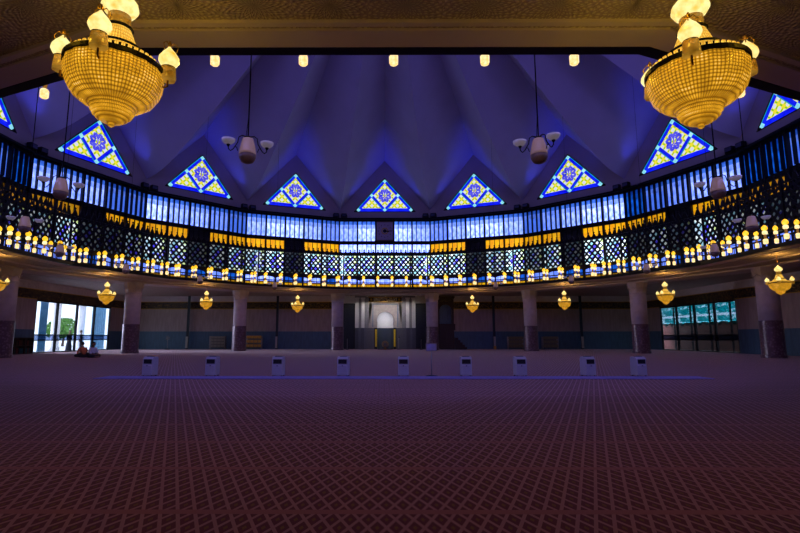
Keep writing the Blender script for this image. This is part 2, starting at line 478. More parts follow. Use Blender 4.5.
def script_glass():
    m = M['glass_teal']; nt = m.node_tree.nodes; ln = m.node_tree.links
    tr = [n for n in nt if n.type == 'BSDF_TRANSPARENT'][0]
    tc = N(nt, 'ShaderNodeTexCoord'); mp = N(nt, 'ShaderNodeMapping'); mp.inputs['Scale'].default_value = (1, .55, 1)
    ln.new(tc.outputs['Object'], mp.inputs[0])
    no = N(nt, 'ShaderNodeTexNoise'); no.inputs['Scale'].default_value = 2.4; no.inputs['Detail'].default_value = 3; no.inputs['Distortion'].default_value = 0.8
    ln.new(mp.outputs[0], no.inputs['Vector'])
    rp_ = ramp(nt, [(0.0, (0.04, 0.37, 0.38)), (0.53, (0.03, 0.34, 0.36)), (0.57, (0.48, 0.58, 0.60))])
    ln.new(no.outputs[0], rp_.inputs[0]); ln.new(rp_.outputs[0], tr.inputs[0])
script_glass()
M['glass_smoke'] = glass_mat('smoked_door_glass', (0.58, 0.60, 0.66))

# ------------------------------------------------------------------ geometry constants
NS = 16
HA = 11.25
def verts_ring(rad, z=0):
    return [pol(rad, 22.5*k - HA, z) for k in range(NS)]
def ap(rad): return rad * cos(R(HA))
Z_SOF, Z_FL = 7.50, 7.75
FACE_NAME = {0: 'bay under the clock', -1: 'one bay left of clock', 1: 'one bay right of clock',
             -2: 'two bays left of clock', 2: 'two bays right of clock', -3: 'three bays left of clock', 3: 'three bays right of clock',
             -4: 'left edge bay', 4: 'right edge bay', -5: 'beyond left edge bay', 5: 'beyond right edge bay'}

# ------------------------------------------------------------------ floor
b = MB(); b.add([(-37, -37.5, 0), (37, -37.5, 0), (37, 37, 0), (-37, 37, 0)], [(0, 1, 2, 3)])
tag(b.build('floor', M['carpet']), 'red prayer hall carpet woven with rows of a pale diamond lattice', kind='structure')
# ------------------------------------------------------------------ outer walls of the square hall
XW, YW, YB = 36.8, 36.6, -37.4
ZT = 7.9
def wall_panel(name, x0, x1, mats, parent=None):
    """local wall lying in y=0..0.3, seen from -y, between x0 and x1"""
    b = MB()
    b.box(x0, x1, 0, .3, 0, 2.48, 0)
    b.box(x0, x1, 0.02, .3, 2.48, 5.62, 1)
    b.box(x0, x1, -0.03, .3, 5.62, 5.70, 3)
    b.box(x0, x1, 0, .3, 5.70, 6.62, 2)
    b.box(x0, x1, -0.03, .3, 6.62, 6.70, 3)
    b.box(x0, x1, 0.02, .3, 6.70, ZT, 4)
    # interlaced arch relief above the frieze
    n = max(1, int((x1 - x0) / 0.9))
    for i in range(n + 1):
        cx = x0 + (x1 - x0) * i / n
        pts = []
        for t in range(9):
            a = pi * t / 8
            x = min(max(cx + 0.62 * cos(a), x0), x1)
            pts.append((x, 0.0, 6.78 + 0.55 * sin(a)))
        b.tube(pts, 0.035, 4, 4)
    return b
wm = [M['slate'], M['beige'], M['frieze'], M['gold'], M['marble']]
# far wall either side of the mihrab
b = wall_panel('wall_far', -XW, -6.9, wm)
b2 = wall_panel('wall_far', 9.5, XW, wm)
off = len(b.v); b.v += b2.v; b.f += [tuple(i + off for i in f) for f in b2.f]; b.m += b2.m; b.sm += b2.sm
b.box(-6.9, 10.2, 0.4, .7, 0, ZT, 5)
tag(b.build('wall_far', wm + [M['black']], loc=(0, YW, 0)), 'far wall with slate dado, beige panels and gold script frieze', kind='structure')
DY0, DY1, DZ = 17.6, 32.2, 5.45
def side_wall(name, sx, d0, d1, label):
    """local x runs along the wall; for the left wall local x = world y"""
    b = wall_panel(name, d1, YW, wm)
    def app(q):
        o_ = len(b.v); b.v.extend(q.v); b.f.extend([tuple(i + o_ for i in f) for f in q.f]); b.m.extend(q.m); b.sm.extend(q.sm)
    app(wall_panel(name, YB, d0, wm))
    q = MB(); q.box(d0, d1, 0, .3, DZ + .15, 6.62, 2); q.box(d0, d1, -.03, .3, 6.62, 6.70, 3); q.box(d0, d1, .02, .3, 6.70, ZT, 4)
    app(q)
    if sx < 0:
        vs = [(-(XW) - y, x, z) for x, y, z in b.v]        # local +y = outward (-x)
    else:
        vs = [((XW) + y, x, z) for x, y, z in b.v]
        b.f = [f[::-1] for f in b.f]
    b.v = vs
    return tag(b.build(name, wm), label, kind='structure')
side_wall('wall_left', -1, DY0, DY1, 'left wall with slate dado, beige panels and dark frieze around the bright glass doors')
side_wall('wall_right', 1, DY0, DY1, 'right wall with slate dado and dark frieze around the teal glass doors')
b = MB(); b.box(-XW, XW, YB - .3, YB, 0, ZT)
tag(b.build('wall_back', M['marble']), 'plain wall behind the entrance', kind='structure')

# ------------------------------------------------------------------ gallery slab with soffit
def ring_strip(b, r0, z0, r1, z1, mi=0, flip=False, segs=range(NS)):
    for k in segs:
        a0, a1 = 22.5*k - HA, 22.5*k + HA
        q = [pol(r0, a0, z0), pol(r0, a1, z0), pol(r1, a1, z1), pol(r1, a0, z1)]
        b.add(q, [(0, 1, 2, 3)] if not flip else [(3, 2, 1, 0)], mi)
b = MB()
# soffit: ring out to the columns then on to the square walls
RS = 25.75 / cos(R(HA))
def to_square(p, half=XW, yf=YW, yb=YB):
    t = 1e9
    if p.x > 1e-6: t = min(t, half / p.x)
    if p.x < -1e-6: t = min(t, -half / p.x)
    if p.y > 1e-6: t = min(t, yf / p.y)
    if p.y < -1e-6: t = min(t, yb / p.y)
    return Vector((p.x * t, p.y * t, p.z))
angs = sorted(set([22.5*k - HA for k in range(NS)] + [math.degrees(math.atan2(x, y)) % 360 for x, y in ((XW, YW), (XW, YB), (-XW, YB), (-XW, YW))]))
angs = sorted(a % 360 for a in angs)
def poly_r(deg, rad):
    k = round(deg / 22.5); return rad * cos(R(HA)) / cos(R(deg - 22.5 * k))
for i, a0 in enumerate(angs):
    a1 = angs[(i + 1) % len(angs)]
    if a1 < a0: a1 += 360
    p0, p1 = pol(poly_r(a0, RS), a0, Z_SOF), pol(poly_r(a1, RS), a1, Z_SOF)
    q0, q1 = to_square(pol(1, a0, 0)), to_square(pol(1, a1, 0)); q0.z = q1.z = Z_SOF
    b.add([p0, p1, q1, q0], [(0, 1, 2, 3)], 0)
    up = [Vector((p.x, p.y, Z_FL)) for p in (p0, p1, q1, q0)]
    b.add(up, [(3, 2, 1, 0)], 1)
tag(b.build('ceiling_gallery', [M['soffit'], M['floor_slab']]), 'carved plaster underside of the gallery running round the hall', kind='structure')
# dark edge beam and pale mouldings
b = MB()
r0, r1 = 25.50 / cos(R(HA)), 25.76 / cos(R(HA))
ring_strip(b, r0, 7.46, r1, 7.46, 0); ring_strip(b, r0, 7.46, r0, 7.72, 0, True)
ring_strip(b, r0, 7.72, r1, 7.72, 0, True); ring_strip(b, r1, 7.46, r1, 7.72, 0)
tag(b.build('trim_1', M['dark']), 'dark beam edging the gallery', kind='structure')
b = MB()
for (ra, rb, dz) in ((25.80, 26.35, 0.05), (26.50, 26.62, 0.07), (28.9, 29.1, 0.09), (31.0, 33.5, 0.14)):
    ra /= cos(R(HA)); rb /= cos(R(HA))
    ring_strip(b, ra, Z_SOF - dz, rb, Z_SOF - dz); ring_strip(b, ra, Z_SOF - dz, ra, Z_SOF, 0, True); ring_strip(b, rb, Z_SOF - dz, rb, Z_SOF)
tag(b.build('trim_2', M['soffit_edge']), 'pale plaster mouldings following the gallery edge', kind='structure')

# ------------------------------------------------------------------ drum wall (gables) and dome
RV = 31.08
AP = ap(RV)
HWD = RV * sin(R(HA))
Z_WT = 17.25            # top of clerestory
Z_VAL, Z_PK = 18.65, 25.5
TRI = (4.12, 18.36, 23.02)     # half width, base z, apex z
b = MB()
for k in range(NS):
    rot = Matrix.Rotation(-R(22.5*k), 3, 'Z')
    def T(x, z, y=AP): return rot @ Vector((x, y, z))
    A, B, C_, D, E_ = T(-HWD, Z_WT), T(HWD, Z_WT), T(HWD, Z_VAL), T(0, Z_PK), T(-HWD, Z_VAL)
    L, Q, P = T(-TRI[0], TRI[1]), T(TRI[0], TRI[1]), T(0, TRI[2])
    b.add([A, B, C_, D, E_, L, Q, P], [(0, 1, 6, 5), (1, 2, 6), (2, 3, 7, 6), (3, 4, 5, 7), (4, 0, 5)])
    # reveals going outward
    L2, Q2, P2 = T(-TRI[0], TRI[1], AP+.35), T(TRI[0], TRI[1], AP+.35), T(0, TRI[2], AP+.35)
    b.add([L, Q, P, L2, Q2, P2], [(0, 1, 4, 3), (1, 2, 5, 4), (2, 0, 3, 5), (3, 4, 5)])
    # drum back behind the clerestory
    b.add([T(-HWD-.1, Z_FL-.1, AP+.5), T(HWD+.1, Z_FL-.1, AP+.5), T(HWD+.1, Z_WT+.1, AP+.5), T(-HWD-.1, Z_WT+.1, AP+.5)], [(0, 1, 2, 3)])
    b.add([T(-HWD, Z_WT), T(HWD, Z_WT), T(HWD+.1, Z_WT, AP+.5), T(-HWD-.1, Z_WT, AP+.5)], [(0, 1, 2, 3)])
tag(b.build('wall_drum', M['gable']), 'zigzag plaster gable wall holding the stained glass triangles', kind='structure')
def interp(prof, t):
    n = len(prof) - 1; x = t * n; i = min(int(x), n - 1); f = x - i
    # catmull-rom on r and z
    P0 = prof[max(i-1, 0)]; P1 = prof[i]; P2 = prof[i+1]; P3 = prof[min(i+2, n)]
    out = []
    for c in (0, 1):
        p0, p1, p2, p3 = P0[c], P1[c], P2[c], P3[c]
        out.append(0.5 * ((2*p1) + (-p0+p2)*f + (2*p0-5*p1+4*p2-p3)*f*f + (-p0+3*p1-3*p2+p3)*f**3))
    return out
ridge = [(AP, Z_PK), (25.9, 27.3), (20.6, 29.3), (15.0, 31.2), (9.0, 33.0), (4.0, 34.3), (0.3, 35.0)]
valley = [(RV, Z_VAL), (27.2, 19.7), (21.4, 23.0), (16.0, 26.3), (10.5, 30.0), (5.0, 33.2), (0.3, 35.0)]
b = MB(); ST = 24; WT = 6
for k in range(NS):
    for sgn in (-1, 1):
        ar, av = 22.5*k, 22.5*k + sgn*HA
        vs = []; fs = []
        for i in range(ST + 1):
            t = i / ST
            rr, rz_ = interp(ridge, t); vr, vz = interp(valley, t)
            p, q = pol(rr, ar, rz_), pol(vr, av, vz)
            for j in range(WT + 1):
                s_ = j / WT
                m_ = p.lerp(q, s_)
                m_.z += 0.35 * sin(pi * s_) * min(1, t * 4) * (1 - t)    # plates bulge a little
                vs.append(m_)
        for i in range(ST):
            for j in range(WT):
                f = (i*(WT+1)+j, i*(WT+1)+j+1, (i+1)*(WT+1)+j+1, (i+1)*(WT+1)+j)
                fs.append(f if sgn > 0 else f[::-1])
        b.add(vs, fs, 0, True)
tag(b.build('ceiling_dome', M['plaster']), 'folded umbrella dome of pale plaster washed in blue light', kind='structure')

# ------------------------------------------------------------------ stained glass triangles in the gables
hw, zb, zp = TRI
hh = zp - zb
NL, NR, NB, NA, CL, CR = (-hw/2, hh/2), (hw/2, hh/2), (0, 0.0), (0, hh), (-hw, 0), (hw, 0)
def bar(b, p, q, wd, y0, y1, mi=0, trim=0.0):
    p = Vector(p); q = Vector(q); d = (q - p).normalized(); n = Vector((-d.y, d.x)) * wd / 2
    p = p + d*trim; q = q - d*trim
    pts = [p - n, q - n, q + n, p + n]
    b.prism([(v.x, v.y) for v in pts], y0, y1, mi)
def inset(poly, d):
    out = []; n = len(poly)
    for i in range(n):
        a, b_, c = Vector(poly[i-1]), Vector(poly[i]), Vector(poly[(i+1) % n])
        e1 = (b_ - a).normalized(); e2 = (c - b_).normalized()
        n1 = Vector((-e1.y, e1.x)); n2 = Vector((-e2.y, e2.x))
        m_ = (n1 + n2).normalized(); k_ = d / max(.2, m_.dot(n1))
        out.append(tuple(b_ + m_ * k_))
    return out
sg_meshes = {}
outer = [CL, CR, NA]
o_in = inset(outer, .07)
b = MB(); cent = MB()
# blue border bands on the three sides and the two inner diagonals
wb = .46
ins = inset(outer, .05)
I0, I1, I2 = [Vector(p) for p in ins]
bi = inset(outer, .04 + wb/2)
J0, J1, J2 = [Vector(p) for p in bi]
nodes = [J0, J1, J2, (J0 + J2)/2, (J1 + J2)/2, (J0 + J1)/2]
segs = [(nodes[0], nodes[3]), (nodes[3], nodes[2]), (nodes[2], nodes[4]), (nodes[4], nodes[1]), (nodes[3], nodes[5]), (nodes[5], nodes[4])]
for p, q in segs: bar(b, p, q, wb * .74, .02, .10, 0, .12)
nb = 10                                   # bottom band, sagging a little in the middle
for i in range(nb):
    x0 = nodes[0].x + (nodes[1].x - nodes[0].x) * i/nb; x1 = nodes[0].x + (nodes[1].x - nodes[0].x) * (i+1)/nb
    def sag(x): return -.16 * (1 - (x / nodes[1].x)**2)
    b.prism([(x0, .04 + sag(x0)), (x1, .04 + sag(x1)), (x1, .50), (x0, .50)], .03, .10, 0)
sg_meshes['border_glass'] = b.mesh('border_glass', M['sg_blue'])
b = MB()
for p, q in segs[:4]:
    d = (q - p).normalized(); nrm = Vector((-d.y, d.x))
    c = Vector((0, hh*.35))
    if (p + nrm - c).length < (p - c).length: nrm = -nrm
    bar(b, p + nrm * wb * .46, q + nrm * wb * .46, wb * .22, .01, .10, 0, .0)
for p, q in segs[4:]:
    d = (q - p).normalized(); nrm = Vector((-d.y, d.x))
    if nrm.y > 0: nrm = -nrm
    bar(b, p + nrm * wb * .42, q + nrm * wb * .42, wb * .16, .01, .10, 0, .12)
sg_meshes['edge_glass'] = b.mesh('edge_glass', M['sg_cyan'])
b = MB()
for n_ in nodes:
    b.prism([(n_.x + .27*cos(pi/4 + pi/2*i + pi/4), n_.y + .27*sin(pi/4 + pi/2*i + pi/4)) for i in range(4)], -.01, .10, 0)
sg_meshes['corner_glass'] = b.mesh('corner_glass', M['sg_node'])
fields = []
for tri in ([nodes[0], nodes[5], nodes[3]], [nodes[5], nodes[1], nodes[4]], [nodes[5], nodes[4], nodes[2], nodes[3]]):
    q = inset([tuple(v) for v in tri], wb * .37)
    fb = MB(); fb.prism(q, .05, .12, 0); fields.append(fb.mesh('patterned_glass', M['sg_field']))
ctr = (nodes[2] + nodes[5]) / 2
b = MB()
# rosette of flowing script strokes
def stroke(pts, wdt):
    for i in range(len(pts) - 1):
        p, q = Vector(pts[i]), Vector(pts[i+1])
        d = q - p
        if d.length < 1e-4: continue
        bar(b, p - d*.1, q + d*.1, wdt, .035, .055)
for i in range(8):
    a = pi/4 * i + pi/8
    pts = []
    for t in range(7):
        u = t / 6
        r_ = .34 + .48 * sin(pi * u * .9)
        aa = a + (u - .5) * .85
        pts.append((ctr.x + r_*cos(aa), ctr.y + r_*sin(aa)*1.05))
    stroke(pts, .25)
for sx_ in (-.34, -.02, .30):
    stroke([(ctr.x + sx_, ctr.y + .42), (ctr.x + sx_ + .03, ctr.y), (ctr.x + sx_ - .08, ctr.y - .26), (ctr.x + sx_ - .26, ctr.y - .22)], .11)
stroke([(ctr.x - .6, ctr.y + .30), (ctr.x - .2, ctr.y + .56), (ctr.x + .35, ctr.y + .50), (ctr.x + .62, ctr.y + .62)], .13)
stroke([(ctr.x - .62, ctr.y - .42), (ctr.x - .1, ctr.y - .60), (ctr.x + .5, ctr.y - .44)], .13)
sg_meshes['calligraphy'] = b.mesh('calligraphy', M['sg_script'])
b = MB()
bar(b, CL, CR, .08, -.03, .14); bar(b, CR, NA, .08, -.03, .14); bar(b, NA, CL, .08, -.03, .14)
b.prism([CL, CR, NA], .13, .16)
sg_meshes['frame'] = b.mesh('frame', M['dark'])
for n_, k in enumerate(range(-4, 5), 1):
    e = empty('window_%d' % n_, pol(AP, 22.5*k, zb), -R(22.5*k))
    tag(e, 'triangular stained glass gable window, ' + ('in the gable above the clock' if k == 0 else FACE_NAME[k]), kind='structure')
    for nm, me in sg_meshes.items(): mkobj(nm, me, e)
    for me in fields: mkobj('patterned_glass', me, e)

# ------------------------------------------------------------------ clerestory windows, five bays on each face
BR = {-4: (1, 1, 1, 1, 0), -3: (3, 3, 3, 1, 1), -2: (4, 3, 3, 2, 1), -1: (3, 4, 4, 3, 2), 0: (3, 4, 4, 4, 3),
      1: (2, 3, 4, 4, 3), 2: (1, 2, 3, 4, 4), 3: (0, 1, 2, 3, 3), 4: (0, 0, 1, 1, 1)}
JL = {-4: (0, 1, 0, 0, 1), -3: (1, 2, 0, 0, 1), -2: (2, 2, 0, 1, 2), -1: (2, 3, 0, 3, 3), 0: (3, 3, 3, 3, 3),
      1: (3, 3, 0, 2, 3), 2: (1, 2, 0, 3, 3), 3: (0, 1, 0, 2, 1), 4: (1, 0, 0, 1, 0)}
AL = {-4: (0, 0, -1, 0, 1), -3: (1, 1, -1, 2, 2), -2: (2, 2, -1, 2, 2), -1: (3, 3, -1, 3, 3), 0: (9, 9, 9, 9, 9),
      1: (3, 3, -1, 3, 3), 2: (2, 2, -1, 3, 3), 3: (2, 2, -1, 2, 1), 4: (1, 1, -1, 0, 0)}
PW = 2 * HWD / 5
ROWS = dict(top=(14.35, 17.02), up2=(12.80, 13.88), lat=(9.75, 12.45), low=(8.62, 9.60), base=(7.92, 8.50))
FW = .10
def bay_frame(top_open=True):
    b = MB(); h = PW/2
    for sx_ in (-1, 1): b.box(sx_*h - (.10 if sx_ > 0 else 0), sx_*h + (.10 if sx_ < 0 else 0), -.26, .25, Z_FL, Z_WT)
    zs = [(Z_FL, ROWS['base'][0]), (ROWS['base'][1], ROWS['low'][0]), (ROWS['low'][1], ROWS['lat'][0]),
          (ROWS['lat'][1], ROWS['up2'][0]), (ROWS['up2'][1], ROWS['top'][0]), (ROWS['top'][1], Z_WT)]
    for z0, z1 in zs: b.box(-h, h, -.10, .25, z0, z1)
    for i in range(1, 4):
        x = -h + PW * i/4
        if top_open: b.box(x-.045, x+.045, -.22, .2, *ROWS['top'])
        b.box(x-.03, x+.03, -.06, .2, *ROWS['up2']); b.box(x-.02, x+.02, -.06, .2, *ROWS['low']); b.box(x-.02, x+.02, -.06, .2, *ROWS['base'])
    return b
fr_me = bay_frame().mesh('frame', M['dark']); frc_me = bay_frame(False).mesh('frame', M['dark'])
pane_cache = {}
def pane(z0, z1, m_, nm):
    key = (z0, z1, m_.name)
    if key not in pane_cache:
        b = MB(); h = PW/2 - .06
        b.box(-h, h, .08, .12, z0, z1)
        pane_cache[key] = b.mesh(nm, m_)
    return pane_cache[key]
wn = 9
for k in range(-4, 5):
    rot = -R(22.5*k)
    for i in range(5):
        wn += 1
        xl = (i - 2) * PW
        base = Matrix.Rotation(rot, 3, 'Z') @ Vector((xl, AP, 0))
        e = empty('window_%d' % wn, base, rot)
        tag(e, 'tall clerestory window, pane %d of 5, %s' % (i+1, FACE_NAME[k]), kind='structure')
        clock_bay = (k == 0 and i == 2)
        mkobj('frame', frc_me if clock_bay else fr_me, e)
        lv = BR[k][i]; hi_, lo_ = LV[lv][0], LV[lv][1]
        zt0, zt1 = ROWS['top']; zm = zt0 + (zt1 - zt0) * .77
        if not clock_bay:
            za, zb_ = zt0 + (zt1 - zt0) * .64, zt0 + (zt1 - zt0) * .84
            mkobj('lower_pane', pane(zt0, za, hi_, 'lower_pane'), e)
            mkobj('half_shaded_pane', pane(za, zb_, MID[lv], 'half_shaded_pane'), e)
            mkobj('shaded_top_pane', pane(zb_, zt1, lo_, 'shaded_top_pane'), e)  # three tiers of one window, its shaded top put into the glow colour
        al = AL[k][i]
        if al == 9: mkobj('short_pane', pane(*ROWS['up2'], LV[4][0], 'short_pane'), e)
        elif al >= 0: mkobj('amber_pane', pane(*ROWS['up2'], AM[al], 'amber_pane'), e)
        else: mkobj('blank_panel', pane(*ROWS['up2'], M['black'], 'blank_panel'), e)
        if al == -1: mkobj('blank_panel', pane(*ROWS['lat'], JW[0], 'blank_panel'), e)
        else: mkobj('coloured_pane', pane(*ROWS['lat'], JW[JL[k][i]], 'coloured_pane'), e)
        ll = 0 if (al == -1 or (k != 0 and i % 5 == 4 and abs(k) < 3)) else (3 if abs(k) < 2 else 2)
        mkobj('blue_pane', pane(*ROWS['low'], LV[ll][0], 'blue_pane'), e)
        mkobj('amber_base_pane', pane(*ROWS['base'], AM[2 if abs(k) < 2 else 1], 'amber_base_pane'), e)
# unseen bays behind the photographer, their violet glow raised to fill the hall
for k in list(range(5, 12)):
    wn += 1
    e = empty('window_%d' % wn, pol(AP, 22.5*k, 0), -R(22.5*k))
    tag(e, 'clerestory glazing on the entrance side of the drum', kind='structure')
    b = MB(); b.box(-HWD, HWD, -.1, .2, Z_FL, 14.35); b.box(-HWD, HWD, -.1, .2, 17.02, Z_WT); b.build('frame', M['dark'], e)
    b = MB(); b.box(-HWD+.05, HWD-.05, .05, .1, 14.35, 17.02); b.build('pane', M['back_glass'], e)

# ------------------------------------------------------------------ clock in the middle bay
zc = sum(ROWS['top']) / 2
e = empty('wall_clock', (0, AP - .12, zc))
tag(e, 'large square clock in the middle of the far clerestory windows', 'clock')
b = MB(); b.box(-1.16, 1.16, -.05, .10, -1.26, 1.26)
b.build('clock_face', simple('clock_face_grey', (0.40, 0.34, 0.50), 0.7), e)
b = MB()
for x0, x1, z0, z1 in ((-1.22, 1.22, 1.20, 1.34), (-1.22, 1.22, -1.34, -1.20), (-1.22, -1.08, -1.34, 1.34), (1.08, 1.22, -1.34, 1.34)):
    b.box(x0, x1, -.12, .10, z0, z1)
b.build('clock_frame', M['brown'], e)
b = MB()
for i in range(20):
    a0, a1 = 2*pi*i/20, 2*pi*(i+1)/20
    b.prism([(.34*cos(a0), .34*sin(a0)), (.46*cos(a0), .46*sin(a0)), (.46*cos(a1), .46*sin(a1)), (.34*cos(a1), .34*sin(a1))], -.09, -.05)
b.build('gold_ring', M['gold'], e)
for i in range(12):
    a0 = 2*pi*i/12
    b = MB(); b.box(.84*cos(a0)-.045, .84*cos(a0)+.045, -.08, -.05, .84*sin(a0)-.05, .84*sin(a0)+.05)
    b.build('hour_mark', M['black'], e)
b = MB(); b.prism([(-.2, -.06), (.95, -.045), (.95, .045), (-.2, .06)], -.13, -.10)
b.prism([(.25*cos(2*pi*i/12), .25*sin(2*pi*i/12)) for i in range(12)], -.14, -.10)
b.build('clock_hand', M['black'], e)
b = MB(); b.prism([(-.1, .07), (-.08, -.08), (.56, -.16), (.60, -.06)], -.155, -.135)
b.build('clock_hand', M['black'], e)

# ------------------------------------------------------------------ lattice screens on the gallery edge
RSC = 26.25; APS = ap(26.5); HS = 26.36 * sin(R(HA)); SZ0, SZ1 = 9.02, 11.70
def lattice():
    """pierced plate: rotated square grid, a round opening in every cell"""
    b = MB()
    nx = 18; px = 2*HS/nx; nz = 8; pz = (SZ1 - SZ0) / nz
    th = .05
    for j in range(nz):
        for i in range(nx * 2):
            if (i + j) % 2: continue
            # diamond cells centred at (cx, cz) with half extents px/2, pz
            cx = -HS + px/2 * i; cz = SZ0 + pz * (j + .5)
            if cx < -HS + px*.25 or cx > HS - px*.25: continue
            n = 8
            hx, hz = px/2, pz
            big = True
            r_ = .165
            outp = []; inn = []
            for t in range(n):
                a = 2*pi*t/n
                # point on diamond boundary along direction a
                dx, dz = cos(a), sin(a)
                s_ = 1.0 / (abs(dx)/hx + abs(dz)/hz)
                outp.append((cx + dx*s_, cz + dz*s_))
                rr = r_ if t % 2 == 0 else r_ * .80
                inn.append((cx + dx*rr, cz + dz*rr))
            for (yy, fl) in ((0, False), (th, True)):
                vs = [(x, yy, z) for x, z in outp] + [(x, yy, z) for x, z in inn]
                fs = [(t, (t+1) % n, n + (t+1) % n, n + t) for t in range(n)]
                if fl: fs = [f[::-1] for f in fs]
                b.add(vs, fs)
            vs = [(x, 0, z) for x, z in inn] + [(x, th, z) for x, z in inn]
            b.add(vs, [(t, (t+1) % n, n + (t+1) % n, n + t) for t in range(n)])
    return b
lat_me = lattice().mesh('lattice_panel', M['dark'])
b = MB()                        # pointed crest with a small pierced boss on each point
nc = 18; pc = 2*HS/nc
for i in range(nc):
    x = -HS + pc*(i + .5)
    for s_ in (-1, 1):
        b.prism([(x, SZ1 + .58), (x, SZ1), (x + s_*pc*.5, SZ1), (x + s_*pc*.24, SZ1 + .36)][::-s_], 0, .05)
    b.lathe([(.09, 0), (.09, .05)], 8)
    vs = b.v[-16:]; b.v[-16:] = [(x + v[0], v[2], SZ1 + .62 + v[1]) for v in vs]
crest_me = b.mesh('crest', M['dark'])
b = MB()
for z0, z1, d in ((SZ1 - .06, SZ1 + .06, .05), (SZ0 - .30, SZ0 + .04, .06), (8.22, 8.32, .06)):
    b.box(-HS + .05, HS - .05, -d + .02, d + .02, z0, z1)
rail_me = b.mesh('rail', M['dark'])
b = MB()                        # arched valance under the lattice, five swags
for i in range(5):
    x0 = -HS + 2*HS*i/5; wv = 2*HS/5
    for j in range(8):
        u0, u1 = j/8, (j+1)/8
        def zz(u): return SZ0 - .28 - .22 * abs(2*u - 1)**2.2
        b.prism([(x0 + wv*u0, zz(u0)), (x0 + wv*u1, zz(u1)), (x0 + wv*u1, SZ0 - .2), (x0 + wv*u0, SZ0 - .2)], 0, .05)
val_me = b.mesh('valance', M['dark'])
b = MB(); b.box(-.07, .07, -.05, .09, Z_FL, SZ1 + .1); post_me = b.mesh('post', M['dark'])
b = MB()                        # low balustrade of thin bars
for i in range(60):
    x = -HS + 2*HS*(i + .5)/60
    b.box(x - .015, x + .015, 0, .04, Z_FL, 8.25)
bal_me = b.mesh('baluster', M['dark'])
for k in range(-5, 6):
    e = empty('gallery_screen', pol(APS, 22.5*k, 0), -R(22.5*k))
    nm_ = FACE_NAME.get(k, ('beyond the left edge bay' if k < 0 else 'beyond the right edge bay'))
    tag(e, 'dark pierced lattice screen on the gallery edge, ' + nm_, 'screen', 'lattice screens round the gallery')
    mkobj('lattice_panel', lat_me, e); mkobj('crest', crest_me, e); mkobj('rail', rail_me, e); mkobj('valance', val_me, e); mkobj('balustrade', bal_me, e)
    for i in range(5):
        mkobj('post', post_me, e, (-HS + .05 + (2*HS) * i/5, 0, 0))

# ------------------------------------------------------------------ floodlight boxes on the ledge at the drum corners
b = MB(); b.bbox(-.36, .36, -.25, .25, .08, .58, .05)
fb_me = b.mesh('housing', M['blackiron'])
b = MB(); b.box(-.28, .28, -.265, -.245, .15, .50); fl_me = b.mesh('lens', simple('floodlight_lens', (0.05, 0.06, 0.12), 0.1))
b = MB(); b.box(-.42, -.37, -.06, .06, 0, .4); b.box(.37, .42, -.06, .06, 0, .4); b.box(-.42, .42, -.1, .1, 0, .05); br_me = b.mesh('bracket', M['blackiron'])
b = MB()
ring_strip(b, 30.55, 17.24, RV + .3, 17.24, 0); ring_strip(b, 30.55, 17.24, 30.55, 17.42, 0, True); ring_strip(b, 30.55, 17.42, RV + .3, 17.42, 0, True)
tag(b.build('trim_3', M['dark']), 'dark ledge above the clerestory windows', kind='structure')
vn = {-4: 'far left edge corner', -3: 'third corner left of the clock', -2: 'second corner left of the clock', -1: 'first corner left of the clock',
      0: 'first corner right of the clock', 1: 'second corner right of the clock', 2: 'third corner right of the clock', 3: 'far right edge corner'}
for k in range(-4, 4):
    a = 22.5*k + HA
    for s_ in (-1, 1):
        e = empty('floodlight', pol(30.52, a + s_*1.0, 17.42), -R(a + s_*4))
        tag(e, 'small black ledge floodlight, %s, %s of its pair' % (vn[k], 'left' if s_ < 0 else 'right'), 'floodlight', 'floodlights on the ledge')
        mkobj('housing', fb_me, e); mkobj('lens', fl_me, e); mkobj('bracket', br_me, e)

# ------------------------------------------------------------------ columns
b = MB()
b.lathe([(.90, 0), (.90, .22), (.83, .26), (.83, 3.02)], 24, smooth=False)
base_me = b.mesh('column_base', None)
def column_base_mat():
    m, nt, ln, p = mat('mauve_mosaic')
    tc = N(nt, 'ShaderNodeTexCoord'); vo = N(nt, 'ShaderNodeTexVoronoi'); vo.inputs['Scale'].default_value = 5
    ln.new(tc.outputs['Object'], vo.inputs['Vector'])
    rp = ramp(nt, [(0.0, (0.28, 0.21, 0.27)), (0.5, (0.11, 0.065, 0.095))]); ln.new(vo.outputs['Distance'], rp.inputs[0])
    ln.new(rp.outputs[0], p.inputs['Base Color']); p.inputs['Roughness'].default_value = 0.3
    return m
base_me.materials.clear(); base_me.materials.append(column_base_mat())
b = MB(); b.lathe([(.79, 3.02), (.79, 5.9), (.82, 6.3)], 24)
shaft_me = b.mesh('shaft', simple('carved_marble_shaft', (0.55, 0.51, 0.58), 0.6, vary=0.10, scale=2.5, bump=0.5, bscale=7))
b = MB(); b.lathe([(.82, 6.3), (.86, 6.6), (.92, 6.9), (.97, 7.1), (1.03, 7.36)], 8, smooth=False, sq=True)
for i in range(8):
    a = 2*pi*i/8
    b.tube([(.88*cos(a-.3), .88*sin(a-.3), 6.62), (.96*cos(a), .96*sin(a), 6.86), (.88*cos(a+.3), .88*sin(a+.3), 6.62)], .035, 4)
cap_me = b.mesh('capital', M['marble'])
cn = {-78.75: 'at the left edge of the view', -56.25: 'right of the bright glass doors', -33.75: 'between the two shelf racks on the left',
      -11.25: 'just left of the prayer niche', 11.25: 'just right of the prayer niche', 33.75: 'between the two shelf racks on the right',
      56.25: 'left of the teal glass doors', 78.75: 'largest on the right, beyond the teal doors'}
for a, nm in cn.items():
    e = empty('column', pol(32.2, a, 0), -R(a))
    tag(e, 'round pale marble column with dark mosaic base, ' + nm, 'column', 'columns under the gallery')
    mkobj('column_base', base_me, e); mkobj('shaft', shaft_me, e); mkobj('capital', cap_me, e)

